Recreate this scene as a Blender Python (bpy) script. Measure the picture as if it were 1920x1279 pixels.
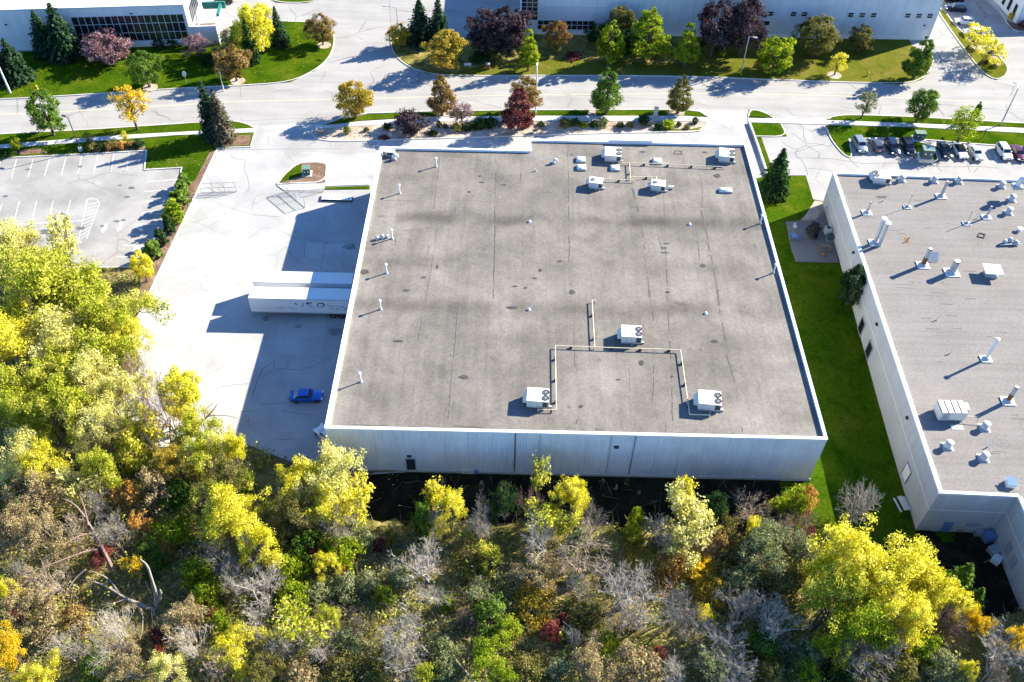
import bpy, math, random
import numpy as np
from mathutils import Vector, Matrix, noise as mnoise
for _o in list(bpy.data.objects): bpy.data.objects.remove(_o)
scene = bpy.context.scene
COL = scene.collection
rad = math.radians
# ---------------------------------------------------------------- camera
FPX, PITCH, ROLL, CH = 1689.516, rad(46.97239), rad(1.28291), 100.0     # drone 100 m up
_f = np.array([0, math.cos(PITCH), -math.sin(PITCH)]); _r = np.array([1., 0, 0]); _u = np.cross(_r, _f)
RT = math.cos(ROLL)*_r + math.sin(ROLL)*_u; UP = -math.sin(ROLL)*_r + math.cos(ROLL)*_u; FW = _f
cd = bpy.data.cameras.new('camera'); cam = bpy.data.objects.new('camera', cd); COL.objects.link(cam)
cam.matrix_world = Matrix(((RT[0], UP[0], -FW[0], 0), (RT[1], UP[1], -FW[1], 0), (RT[2], UP[2], -FW[2], CH), (0, 0, 0, 1)))
cd.sensor_fit = 'HORIZONTAL'; cd.sensor_width = 36.0; cd.lens = 36.0*FPX/1920
cd.clip_start = 1.0; cd.clip_end = 6000.0
scene.camera = cam
# ---------------------------------------------------------------- light
SUN_DIR = Vector((1.59, 0.86, 1.0)).normalized()
EL = math.asin(SUN_DIR.z); AZ = math.atan2(SUN_DIR.x, SUN_DIR.y)
world = bpy.data.worlds.new('World'); scene.world = world; world.use_nodes = True
wn = world.node_tree; bg = wn.nodes['Background']
sky = wn.nodes.new('ShaderNodeTexSky'); sky.sky_type = 'NISHITA'; sky.sun_disc = False
sky.sun_elevation = EL; sky.sun_rotation = AZ; sky.altitude = 200; sky.air_density = 1.0; sky.dust_density = 0.0; sky.ozone_density = 10.0
wn.links.new(sky.outputs[0], bg.inputs[0]); bg.inputs[1].default_value = 0.10
sl = bpy.data.lights.new('sun', 'SUN'); sl.energy = 5.0; sl.angle = rad(0.5); sl.color = (1.0, 0.925, 0.76)
so = bpy.data.objects.new('sun', sl); COL.objects.link(so); so.rotation_euler = SUN_DIR.to_track_quat('Z', 'Y').to_euler()
vs = scene.view_settings; vs.view_transform = 'Standard'; vs.look = 'None'; vs.gamma = 1.0; vs.use_curve_mapping = False
vs.exposure = 1.82
scene.cycles.max_bounces = 6; scene.cycles.diffuse_bounces = 3; scene.cycles.transmission_bounces = 3; scene.cycles.glossy_bounces = 2
scene.cycles.use_adaptive_sampling = True; scene.cycles.adaptive_threshold = 0.02

# ---------------------------------------------------------------- geometry of the view: a pixel of the photo (1920 wide) to a point of a level plane
def G(x, y, z=0.0):
    d = FW + (x-960)/FPX*RT - (y-639.5)/FPX*UP
    t = (z-CH)/d[2]
    return Vector((d[0]*t, d[1]*t, z))
def W(x, y, yw):                                                        # ... to a point of the wall plane y = yw
    d = FW + (x-960)/FPX*RT - (y-639.5)/FPX*UP
    t = yw/d[1]
    return Vector((d[0]*t, yw, CH+d[2]*t))
def hgt(b, ty):                                                         # how high above ground point b the pixel row ty lies
    d = np.array(b)-np.array([0, 0, CH]); yy = (639.5-ty)/FPX
    return float((d@UP-yy*(d@FW))/(yy*FW[2]-UP[2]))
def gz(x, y):                                                           # the ground falls away beside the neighbour
    s = lambda t: max(0, min(1, t))**2*(3-2*max(0, min(1, t)))
    return -1.7*s((x-42)/10.5)*s((124-y)/55)*s((y-45)/9)
def depth(b): return float((np.array(b)-np.array([0, 0, CH]))@FW)

# ---------------------------------------------------------------- objects
def tag(o, label=None, cat=None, group=None, kind=None):
    if label: o['label'] = label
    if cat: o['category'] = cat
    if group: o['group'] = group
    if kind: o['kind'] = kind
    return o
def empty(name, loc=(0, 0, 0), rz=0, label=None, cat=None, group=None, kind=None):
    o = bpy.data.objects.new(name, None); COL.objects.link(o); o.location = loc; o.rotation_euler = (0, 0, rz)
    o.empty_display_size = .3
    return tag(o, label, cat, group, kind)
def link(name, me, parent=None, loc=None, rz=0, mats=None):
    o = bpy.data.objects.new(name, me); COL.objects.link(o)
    if loc is not None: o.location = loc
    if rz: o.rotation_euler = (0, 0, rz)
    if parent: o.parent = parent
    if mats:
        for i, m in enumerate(mats):
            o.material_slots[i].link = 'OBJECT'; o.material_slots[i].material = m
    return o
def children(o): return [c for c in COL.objects if c.parent == o]
def copy_tree(o, parent=None, kids=None):
    kids = kids if kids is not None else {}
    c = o.copy(); COL.objects.link(c)
    if parent: c.parent = parent
    for ch in kids.get(o.name, []): copy_tree(ch, c, kids)
    return c
def kidmap():
    k = {}
    for o in COL.objects:
        if o.parent: k.setdefault(o.parent.name, []).append(o)
    return k

class MB:                                                               # collects shapes into ONE mesh
    def __init__(s): s.v = []; s.f = []; s.m = []
    def poly(s, vs, fs, mi=0):
        b = len(s.v); s.v += [tuple(p) for p in vs]; s.f += [tuple(b+i for i in f) for f in fs]; s.m += [mi]*len(fs)
        return s
    def box(s, x0, x1, y0, y1, z0, z1, mi=0, rz=0, org=(0, 0)):
        c, n = math.cos(rz), math.sin(rz)
        P = [(x, y, z) for z in (z0, z1) for x, y in ((x0, y0), (x1, y0), (x1, y1), (x0, y1))]
        P = [(org[0]+c*x-n*y, org[1]+n*x+c*y, z) for x, y, z in P]
        return s.poly(P, [(3, 2, 1, 0), (4, 5, 6, 7), (0, 1, 5, 4), (1, 2, 6, 5), (2, 3, 7, 6), (3, 0, 4, 7)], mi)
    def tube(s, pts, rs, n=6, mi=0, cap=True):
        pts = [Vector(p) for p in pts]; rs = rs if hasattr(rs, '__len__') else [rs]*len(pts)
        V = []; F = []
        a = None
        for i, p in enumerate(pts):
            t = (pts[min(i+1, len(pts)-1)]-pts[max(i-1, 0)]).normalized()
            if a is None: a = t.orthogonal().normalized()
            a = (a-t*a.dot(t)); a = a.normalized() if a.length > 1e-6 else t.orthogonal().normalized()
            b = t.cross(a)
            for k in range(n):
                th = 2*math.pi*k/n; V.append(p+(a*math.cos(th)+b*math.sin(th))*rs[i])
        for i in range(len(pts)-1):
            for k in range(n): F.append((i*n+k, i*n+(k+1) % n, (i+1)*n+(k+1) % n, (i+1)*n+k))
        if cap: F += [tuple(reversed(range(n))), tuple((len(pts)-1)*n+k for k in range(n))]
        return s.poly(V, F, mi)
    def lathe(s, prof, n=12, c=(0, 0), mi=0):
        V = []; F = []
        for r, z in prof:
            for k in range(n): V.append((c[0]+r*math.cos(2*math.pi*k/n), c[1]+r*math.sin(2*math.pi*k/n), z))
        for i in range(len(prof)-1):
            for k in range(n): F.append((i*n+k, i*n+(k+1) % n, (i+1)*n+(k+1) % n, (i+1)*n+k))
        F.append(tuple(reversed(range(n)))); F.append(tuple((len(prof)-1)*n+k for k in range(n)))
        return s.poly(V, F, mi)
    def prism(s, pts, z0, z1, mi=0):
        n = len(pts)
        a = sum(pts[i][0]*pts[(i+1) % n][1]-pts[(i+1) % n][0]*pts[i][1] for i in range(n))
        if a < 0: pts = list(reversed(pts))
        V = [(p[0], p[1], z1) for p in pts]+[(p[0], p[1], z0) for p in pts]
        F = [tuple(range(n))]+[(i+n, (i+1) % n+n, (i+1) % n, i) for i in range(n)]
        return s.poly(V, F, mi)
    def mesh(s, name, mats):
        me = bpy.data.meshes.new(name); me.from_pydata(s.v, [], s.f)
        for m in (mats if isinstance(mats, (list, tuple)) else [mats]): me.materials.append(m)
        if any(s.m): me.polygons.foreach_set('material_index', s.m)
        me.update(); return me
    def build(s, name, mats, parent=None, loc=None, rz=0): return link(name, s.mesh(name, mats), parent, loc, rz)
def smooth(o, ang=40):
    o.data.polygons.foreach_set('use_smooth', [True]*len(o.data.polygons))
    try: o.data.set_sharp_from_angle(angle=rad(ang))
    except Exception: pass
    return o

# ---------------------------------------------------------------- materials
def nt(m): return m.node_tree.nodes, m.node_tree.links
def ramp(N, stops, interp='LINEAR'):
    r = N.new('ShaderNodeValToRGB'); e = r.color_ramp.elements; r.color_ramp.interpolation = interp
    for i, (p, c) in enumerate(stops):
        if i < 2: e[i].position = p
        else: e.new(p)
        e[i].color = (*c, 1) if hasattr(c, '__len__') else (c, c, c, 1)
    return r
def mixc(N, L, mode, fac, a, b):
    x = N.new('ShaderNodeMix'); x.data_type = 'RGBA'; x.blend_type = mode; x.clamp_factor = True
    for s, v in ((0, fac), (6, a), (7, b)):
        if hasattr(v, 'is_linked'): L.new(v, x.inputs[s])
        elif s == 0: x.inputs[0].default_value = v
        else: x.inputs[s].default_value = (*v, 1) if hasattr(v, '__len__') else (v, v, v, 1)
    return x.outputs[2]
def noise_n(N, L, co, sc, det=4, rough=.55, scale3=None, dist=0):
    n = N.new('ShaderNodeTexNoise'); n.inputs['Scale'].default_value = sc; n.inputs['Detail'].default_value = det
    n.inputs['Roughness'].default_value = rough; n.inputs['Distortion'].default_value = dist
    if scale3:
        mp = N.new('ShaderNodeMapping'); mp.inputs['Scale'].default_value = scale3; L.new(co, mp.inputs[0]); L.new(mp.outputs[0], n.inputs[0])
    else: L.new(co, n.inputs[0])
    return n.outputs[0]
def plain(name, c, rough=.6, metal=0, var=0.0, sc=3.0, spec=.4, coat=0):
    m = bpy.data.materials.new(name); m.use_nodes = True; N, L = nt(m); b = N['Principled BSDF']
    b.inputs['Roughness'].default_value = rough; b.inputs['Metallic'].default_value = metal; b.inputs['Specular IOR Level'].default_value = spec
    b.inputs['Coat Weight'].default_value = coat
    if var:
        tc = N.new('ShaderNodeTexCoord'); nz = noise_n(N, L, tc.outputs['Object'], sc, 5, .65)
        r = ramp(N, [(.3, tuple(x*(1-var) for x in c)), (.7, tuple(min(1, x*(1+var*.6)) for x in c))]); L.new(nz, r.inputs[0]); L.new(r.outputs[0], b.inputs[0])
    else: b.inputs[0].default_value = (*c, 1)
    return m
def pave(name, c, fine=.25, stain=.35, streak=None, tint=(1, .98, .94), crack=0, cscale=.22, patch=0, bump=.3, spots=0, bands=()):
    """worn asphalt, concrete or roof ply: grain, blotches, wheel streaks, hairline cracks"""
    m = bpy.data.materials.new(name); m.use_nodes = True; N, L = nt(m); b = N['Principled BSDF']
    b.inputs['Roughness'].default_value = .9; b.inputs['Specular IOR Level'].default_value = .15
    g = N.new('ShaderNodeNewGeometry'); co = g.outputs['Position']
    col = tuple(c*t for t in tint)
    out = ramp(N, [(.35, tuple(x*(1-stain) for x in col)), (.65, tuple(x*(1+stain*.35) for x in col))])
    L.new(noise_n(N, L, co, .13, 8, .62, dist=.4), out.inputs[0]); o = out.outputs[0]
    if patch:
        n2 = noise_n(N, L, co, .035, 3, .5); r2 = ramp(N, [(.42, 1-patch), (.6, 1.0)]); L.new(n2, r2.inputs[0]); o = mixc(N, L, 'MULTIPLY', 1.0, o, r2.outputs[0])
    if streak:
        n3 = noise_n(N, L, co, 1.0, 4, .6, scale3=streak); r3 = ramp(N, [(.34, .88), (.55, 1.0), (.75, 1.04)]); L.new(n3, r3.inputs[0]); o = mixc(N, L, 'MULTIPLY', 1.0, o, r3.outputs[0])
    n4 = noise_n(N, L, co, 3.2, 6, .75); r4 = ramp(N, [(.25, 1-fine), (.75, 1+fine)]); L.new(n4, r4.inputs[0]); o = mixc(N, L, 'MULTIPLY', 1.0, o, r4.outputs[0])
    if spots:
        n5 = noise_n(N, L, co, .55, 2, .4); r5 = ramp(N, [(.70, 1.0), (.78, 1-spots)]); L.new(n5, r5.inputs[0]); o = mixc(N, L, 'MULTIPLY', 1.0, o, r5.outputs[0])
    for k, (py, amt) in enumerate(bands):                               # where ponding water has left dirt across the roof
        y0 = G(1000, py, 8.6).y; sx = N.new('ShaderNodeSeparateXYZ'); L.new(co, sx.inputs[0])
        wob = noise_n(N, L, co, .09, 3, .5); ma = N.new('ShaderNodeMath'); ma.operation = 'MULTIPLY_ADD'; ma.inputs[1].default_value = 3.0; L.new(wob, ma.inputs[0]); L.new(sx.outputs['Y'], ma.inputs[2])
        di = N.new('ShaderNodeMath'); di.operation = 'SUBTRACT'; di.inputs[1].default_value = y0+1.5; L.new(ma.outputs[0], di.inputs[0]); ab = N.new('ShaderNodeMath'); ab.operation = 'ABSOLUTE'; L.new(di.outputs[0], ab.inputs[0])
        rb = ramp(N, [(.0, 1.0), (1.0, 0.0)], 'EASE'); dv = N.new('ShaderNodeMath'); dv.operation = 'DIVIDE'; dv.inputs[1].default_value = 2.5; L.new(ab.outputs[0], dv.inputs[0]); L.new(dv.outputs[0], rb.inputs[0])
        rm = ramp(N, [(.36, 0.0), (.56, amt)]); L.new(noise_n(N, L, co, .11, 3, .55, scale3=(1, .5, 1+.3*k)), rm.inputs[0])
        mm = N.new('ShaderNodeMath'); mm.operation = 'MULTIPLY'; L.new(rb.outputs[0], mm.inputs[0]); L.new(rm.outputs[0], mm.inputs[1])
        o = mixc(N, L, 'MULTIPLY', mm.outputs[0], o, (.40, .39, .38))
    if crack:
        wv = N.new('ShaderNodeTexNoise'); wv.inputs['Scale'].default_value = .5; L.new(co, wv.inputs[0])
        wp = mixc(N, L, 'ADD', 1.0, co, wv.outputs[1])
        vo = N.new('ShaderNodeTexVoronoi'); vo.feature = 'DISTANCE_TO_EDGE'; vo.inputs['Scale'].default_value = cscale; L.new(wp, vo.inputs[0])
        rc = ramp(N, [(.004, 1-crack), (.014, 1.0)]); L.new(vo.outputs[0], rc.inputs[0])
        msk = ramp(N, [(.47, 0.0), (.56, 1.0)]); L.new(noise_n(N, L, co, .06, 2), msk.inputs[0])
        o = mixc(N, L, 'MULTIPLY', msk.outputs[0], o, rc.outputs[0])
    L.new(o, b.inputs[0])
    bp = N.new('ShaderNodeBump'); bp.inputs['Strength'].default_value = bump; bp.inputs['Distance'].default_value = .03; L.new(n4, bp.inputs['Height']); L.new(bp.outputs[0], b.inputs['Normal'])
    return m
def turf(name, stops, sc=.12, fine=.45, fsc=2.5):
    m = bpy.data.materials.new(name); m.use_nodes = True; N, L = nt(m); b = N['Principled BSDF']
    b.inputs['Roughness'].default_value = 1.0; b.inputs['Specular IOR Level'].default_value = 0.0
    g = N.new('ShaderNodeNewGeometry'); co = g.outputs['Position']
    r = ramp(N, stops); L.new(noise_n(N, L, co, sc, 7, .65, dist=.6), r.inputs[0])
    n4 = noise_n(N, L, co, fsc, 6, .8); r4 = ramp(N, [(.28, 1-fine), (.72, 1+fine)]); L.new(n4, r4.inputs[0])
    o = mixc(N, L, 'MULTIPLY', 1.0, r.outputs[0], r4.outputs[0]); L.new(o, b.inputs[0])
    bp = N.new('ShaderNodeBump'); bp.inputs['Strength'].default_value = .8; bp.inputs['Distance'].default_value = .12; L.new(n4, bp.inputs['Height']); L.new(bp.outputs[0], b.inputs['Normal'])
    return m
LEAF = {}
def leaf(name, cols, trans=.45, sc=.45):
    """autumn foliage: clump-wide colour changes, every leaf a little different, half the light passes through"""
    if name in LEAF: return LEAF[name]
    m = bpy.data.materials.new('leaf_'+name); m.use_nodes = True; N, L = nt(m)
    for n in list(N): N.remove(n)
    out = N.new('ShaderNodeOutputMaterial'); tc = N.new('ShaderNodeTexCoord'); g = N.new('ShaderNodeNewGeometry'); oi = N.new('ShaderNodeObjectInfo')
    of = N.new('ShaderNodeVectorMath'); of.operation = 'ADD'; L.new(tc.outputs['Object'], of.inputs[0])
    cm = N.new('ShaderNodeCombineXYZ')
    ml = N.new('ShaderNodeMath'); ml.operation = 'MULTIPLY'; ml.inputs[1].default_value = 90; L.new(oi.outputs['Random'], ml.inputs[0])
    for i in range(3): L.new(ml.outputs[0], cm.inputs[i])
    L.new(cm.outputs[0], of.inputs[1])
    nz = noise_n(N, L, of.outputs[0], sc, 3, .6)
    ad = N.new('ShaderNodeMath'); ad.operation = 'MULTIPLY_ADD'; ad.inputs[1].default_value = .34; ad.inputs[2].default_value = -.17
    L.new(g.outputs['Random Per Island'], ad.inputs[0])
    sm = N.new('ShaderNodeMath'); sm.operation = 'ADD'; L.new(nz, sm.inputs[0]); L.new(ad.outputs[0], sm.inputs[1])
    k = len(cols); r = ramp(N, [(.3+.4*i/(k-1), c) for i, c in enumerate(cols)]); L.new(sm.outputs[0], r.inputs[0])
    hs = N.new('ShaderNodeHueSaturation'); L.new(r.outputs[0], hs.inputs['Color'])
    va = N.new('ShaderNodeMath'); va.operation = 'MULTIPLY_ADD'; va.inputs[1].default_value = .5; va.inputs[2].default_value = .75
    L.new(g.outputs['Random Per Island'], va.inputs[0]); L.new(va.outputs[0], hs.inputs['Value'])
    d = N.new('ShaderNodeBsdfDiffuse'); t = N.new('ShaderNodeBsdfTranslucent'); x = N.new('ShaderNodeMixShader'); x.inputs[0].default_value = trans
    L.new(hs.outputs[0], d.inputs[0]); L.new(hs.outputs[0], t.inputs[0]); L.new(d.outputs[0], x.inputs[1]); L.new(t.outputs[0], x.inputs[2]); L.new(x.outputs[0], out.inputs[0])
    LEAF[name] = m; return m

M = dict(
    vent=plain('dull_vent_metal', (.46, .46, .45), .5, .2, .15), stain=plain('oil_stain', (.24, .23, .22), .8, 0, .5, 1.2), patio=pave('patio_asphalt', .15, fine=.2, stain=.25, tint=(1, .98, .96)),
    road=pave('road_asphalt', .315, fine=.10, stain=.12, streak=(.05, .5, 1), tint=(1, .965, .92), crack=.35, cscale=.08),
    lot=pave('lot_asphalt', .295, fine=.16, stain=.26, tint=(1, .965, .92), crack=.35, cscale=.12, spots=.25),
    yard=pave('yard_concrete', .40, fine=.12, stain=.2, tint=(1, .98, .95), crack=.18, cscale=.16, patch=.12),
    rlot=pave('pale_asphalt', .33, fine=.14, stain=.2, tint=(1, .97, .93), crack=.3, cscale=.1),
    walk=pave('sidewalk_concrete', .50, fine=.1, stain=.12, tint=(1, .96, .9)),
    kerb=pave('kerb_concrete', .55, fine=.15, stain=.2, tint=(1, .95, .87)),
    roof=pave('roof_ply', .215, fine=.34, stain=.32, streak=(1.1, .035, 1), tint=(1.0, .912, .80), patch=.16, bands=((412, .75), (577, .7), (498, .35), (640, .3), (340, .3)), spots=.3, bump=.5),
    roofn=pave('roof_gravel', .215, fine=.3, stain=.10, streak=(.05, 1.6, 1), tint=(1.0, .925, .865), patch=.06, bump=.5),
    roofw=pave('roof_white', .72, fine=.05, stain=.06),
    lawn=turf('lawn', [(.28, (.016, .044, .002)), (.46, (.036, .074, .003)), (.60, (.060, .092, .005)), (.76, (.115, .112, .016))], sc=.16, fine=.5, fsc=1.8),
    lawnd=turf('dry_lawn', [(.3, (.07, .09, .008)), (.5, (.11, .115, .015)), (.7, (.17, .14, .035))], sc=.2, fine=.3),
    mulch=turf('bark_mulch', [(.3, (.10, .06, .04)), (.5, (.17, .11, .075)), (.7, (.26, .2, .15))], sc=.5),
    bed=turf('gravel_bed', [(.3, (.24, .17, .12)), (.5, (.38, .31, .25)), (.7, (.5, .44, .37))], sc=.35),
    soil_shade=turf('dark_soil_shade', [(.3, (.010, .009, .006)), (.5, (.018, .016, .010)), (.7, (.035, .03, .018))], sc=.4), litter=turf('leaf_litter', [(.25, (.04, .04, .016)), (.42, (.12, .11, .028)), (.55, (.22, .19, .055)), (.68, (.30, .24, .09)), (.8, (.20, .22, .05))], sc=.22, fine=.6, fsc=1.6),  # the soil is near-black: deep shade put into its colour
    white=plain('white_metal', (.66, .66, .63), .5), coping=plain('coping_white', (.8, .8, .79), .45),
    shadecoping=plain('coping_shade_blue', (.62, .68, .74), .45), galv=plain('galvanised', (.40, .41, .41), .5, .3, .2), seam=plain('lap_seam', (.085, .08, .075), .9, 0, .3, 2.0), cream=plain('cream_pipe', (.58, .50, .33), .55),  # blue coping: white metal with sky-blue shade put into its colour
    rtu=plain('unit_cabinet', (.58, .555, .49), .55, 0, .14), rtud=plain('unit_grille', (.04, .045, .05), .7), black=plain('black_rubber', (.012, .012, .013), .8),
    dark=plain('dark_steel', (.03, .032, .035), .5), glass=plain('window_glass', (.012, .016, .022), .08, 0, spec=.6), frame=plain('window_frame', (.55, .56, .55), .5),
    tar=plain('roof_tar', (.055, .052, .05), .9, 0, .35, 2.0), seal=plain('crack_sealant', (.10, .10, .105), .85), paint=plain('marking_paint', (.62, .62, .59), .85, 0, .45, .9),
    ypaint=plain('yellow_paint', (.62, .52, .28), .8, 0, .2), bark=plain('bark', (.10, .075, .06), .95, 0, .35, 4), barkd=plain('bark_dark', (.07, .05, .045), .95, 0, .35, 4),
    barkg=plain('bark_grey', (.27, .24, .20), .95, 0, .25, 3), barkw=plain('bark_pale', (.37, .33, .28), .95, 0, .2, 3), barkt=plain('bark_tan', (.34, .265, .19), .95, 0, .25, 3), barkp=plain('bark_pink', (.23, .15, .12), .95, 0, .25, 3),
    greenbox=plain('green_enamel', (.045, .10, .085), .5, 0, .12, 2), pad=plain('concrete_pad', (.5, .48, .44), .9), brick=plain('red_brick', (.25, .08, .06), .9, 0, .2, 5),
    teal=plain('teal_fascia', (.02, .16, .13), .5), wood=plain('weathered_wood', (.22, .15, .10), .85, 0, .3, 5), orange=plain('stained_wood', (.30, .10, .05), .7, 0, .2, 5),
    red=plain('tail_lamp', (.35, .01, .01), .3), lamp=plain('lamp_lens', (.7, .72, .74), .15), chrome=plain('chrome', (.6, .6, .6), .2, 1), plate=plain('number_plate', (.7, .7, .7), .5),
    grey=plain('grey_paint', (.3, .31, .32), .5), yellow=plain('hydrant_yellow', (.6, .42, .05), .5), bluetarp=plain('blue_tarp', (.10, .2, .36), .6),
    rust=plain('rust', (.2, .09, .03), .9, 0, .4, 3), trim=plain('wall_trim', (.72, .70, .64), .6), letter=plain('lettering_black', (.015, .018, .03), .7),
)
def ribmat(name, c, streak=.16, sc=(2.2, 2.2, .05)):
    m = bpy.data.materials.new(name); m.use_nodes = True; N, L = nt(m); b = N['Principled BSDF']; b.inputs['Roughness'].default_value = .85; b.inputs['Specular IOR Level'].default_value = .15
    g = N.new('ShaderNodeNewGeometry'); n = noise_n(N, L, g.outputs['Position'], 1.0, 5, .7, scale3=sc)
    r = ramp(N, [(.32, tuple(x*(1-streak) for x in c)), (.68, tuple(x*(1+streak*.5) for x in c))]); L.new(n, r.inputs[0])
    n2 = noise_n(N, L, g.outputs['Position'], .35, 4, .6); r2 = ramp(N, [(.3, .9), (.7, 1.05)]); L.new(n2, r2.inputs[0])
    L.new(mixc(N, L, 'MULTIPLY', 1.0, r.outputs[0], r2.outputs[0]), b.inputs[0]); return m
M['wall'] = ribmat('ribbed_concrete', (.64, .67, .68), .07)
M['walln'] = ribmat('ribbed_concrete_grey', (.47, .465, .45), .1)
M['wallb'] = ribmat('painted_wall', (.60, .62, .63), .06)
M['wallw'] = ribmat('white_wall', (.66, .66, .63), .05)
# ================================================================ the ground
def chaikin(p, n=2, closed=False):
    p = [Vector(q) for q in p]
    for _ in range(n):
        o = [] if closed else [p[0]]
        for i in range(len(p) if closed else len(p)-1):
            a, b = p[i], p[(i+1) % len(p)]; o += [a*.75+b*.25, a*.25+b*.75]
        if not closed: o.append(p[-1])
        p = o
    return p
def PX(l, z=0): return [G(x, y, z) for x, y in l]
def sheet(name, pts, z, mat, parent=None, label=None, kind='structure'):
    mb = MB(); pts = [(p[0], p[1]) for p in pts]; n = len(pts)
    a = sum(pts[i][0]*pts[(i+1) % n][1]-pts[(i+1) % n][0]*pts[i][1] for i in range(n))
    if a < 0: pts.reverse()
    mb.poly([(x, y, z) for x, y in pts], [tuple(range(n))])
    o = mb.build(name, mat, parent)
    return tag(o, label, None, None, kind) if kind and not parent else o
def raised(name, pts, z, mat, parent=None, z0=-.3):
    mb = MB(); mb.prism([(p[0], p[1]) for p in pts], z0, z); o = mb.build(name, mat, parent)
    return o if parent else tag(o, kind='structure')
def ribbon_mesh(mb, pts, w, z0, z1, closed=False, mi=0):
    pts = [Vector((p[0], p[1], 0)) for p in pts]; n = len(pts); L_, R_ = [], []
    for i, p in enumerate(pts):
        a = pts[(i-1) % n] if (closed or i > 0) else p; b = pts[(i+1) % n] if (closed or i < n-1) else p
        d1 = (p-a).normalized() if (p-a).length > 1e-6 else (b-p).normalized(); d2 = (b-p).normalized() if (b-p).length > 1e-6 else d1
        t = (d1+d2); t = t.normalized() if t.length > 1e-3 else d1
        nr = Vector((-t.y, t.x, 0)); k = 1/max(.5, abs(nr.dot(Vector((-d1.y, d1.x, 0)))))
        L_.append(p+nr*w/2*k); R_.append(p-nr*w/2*k)
    if z0 is None:
        V = [(q.x, q.y, z1) for q in L_]+[(q.x, q.y, z1) for q in R_]
        F = [(i, n+i, n+(i+1) % n, (i+1) % n) for i in range(n if closed else n-1)]
    else:
        V = [(q.x, q.y, z1) for q in L_]+[(q.x, q.y, z1) for q in R_]+[(q.x, q.y, z0) for q in L_]+[(q.x, q.y, z0) for q in R_]
        F = []
        for i in range(n if closed else n-1):
            j = (i+1) % n; F += [(i, n+i, n+j, j), (2*n+i, i, j, 2*n+j), (n+i, 3*n+i, 3*n+j, n+j)]
        if not closed: F += [(0, 2*n, 3*n, n), (n-1, 2*n-1, 4*n-1, 3*n-1)]
    mb.poly(V, F, mi)
def kerb(pts, parent, w=.22, z=.16, closed=False):
    mb = MB(); ribbon_mesh(mb, pts, w, -.2, z, closed); return mb.build('kerb', M['kerb'], parent)
def line(name, pts, w, z, mat, parent):
    mb = MB(); ribbon_mesh(mb, pts, w, None, z); return mb.build(name, mat, parent)

mb = MB(); BX, BY = (-2500, 36.2, 70, 2500), (-1500, 44.2, 126.5, 4000)   # flat country with a dip beside the neighbour
for i in range(3):
    for j in range(3):
        z = -2.3 if i == j == 1 else -.08; mb.poly([(BX[i], BY[j], z), (BX[i+1], BY[j], z), (BX[i+1], BY[j+1], z), (BX[i], BY[j+1], z)], [(0, 1, 2, 3)])
tag(mb.build('ground', turf('rough_ground', [(.3, (.05, .075, .02)), (.5, (.10, .11, .04)), (.7, (.16, .14, .07))], sc=.05)), kind='structure')

RS = PX([(-420, 272), (0, 251), (165, 243), (390, 228), (447, 227), (478, 236), (590, 231), (640, 222), (690, 213), (820, 209), (1000, 207), (1280, 205), (1403, 207), (1450, 216), (1560, 222), (1600, 216), (1700, 219), (1920, 232), (2200, 246)])
road = sheet('road', RS+[Vector((260, 420, 0)), Vector((-260, 420, 0))], 0, M['road'])
# yellow centre line, worn
CLN = PX([(-60, 219), (213, 204), (430, 191), (640, 186), (820, 181), (1000, 178), (1280, 175), (1480, 177), (1700, 184), (1960, 197)])
line('centre_line', CLN, .14, .006, M['ypaint'], road)
# long pavement joints
for pts in ([(450, 227), (470, 226), (600, 221), (760, 209)], [(1040, 176), (1300, 190), (1330, 200)], [(640, 110), (690, 100), (733, 88)], [(730, 0), (733, 45), (734, 86)], [(450, 160), (452, 182)], [(-20, 200), (200, 190), (430, 178)]):
    line('crack_line', PX(pts), .07, .006, M['seal'], road)

yard = sheet('truck_yard', PX([(447, 227), (478, 236), (590, 231), (640, 222), (690, 213), (820, 209), (1000, 207), (1280, 205), (1403, 207), (1403, 230), (1420, 275), (1437, 329)])
             + [Vector((40.5, 125, 0)), Vector((38, 130, 0)), Vector((-20, 128, 0)), Vector((-20, 70.6, 0))] + PX([(560, 871), (522, 857), (470, 836), (380, 838), (290, 838), (215, 775), (200, 722), (260, 595), (408, 278), (470, 276), (478, 245)]), .004, M['yard'])
lot = sheet('striped_parking_lot', PX([(275, 283), (270, 320), (341, 315), (336, 340), (327, 365), (297, 455), (260, 502), (175, 502), (-60, 505), (-330, 520), (-330, 312), (0, 297), (150, 290)]), .008, M['lot'])
rlot = sheet('pale_parking_lot', PX([(1405, 232), (1450, 216), (1560, 222), (1552, 236), (1600, 240), (1700, 244), (1920, 255), (2200, 270), (2200, 345)]) + [Vector((110, 124.5, 0)), Vector((54, 124.5, 0))] + PX([(1545, 378), (1522, 373), (1511, 329), (1442, 329)]), .012, M['rlot'])

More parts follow.
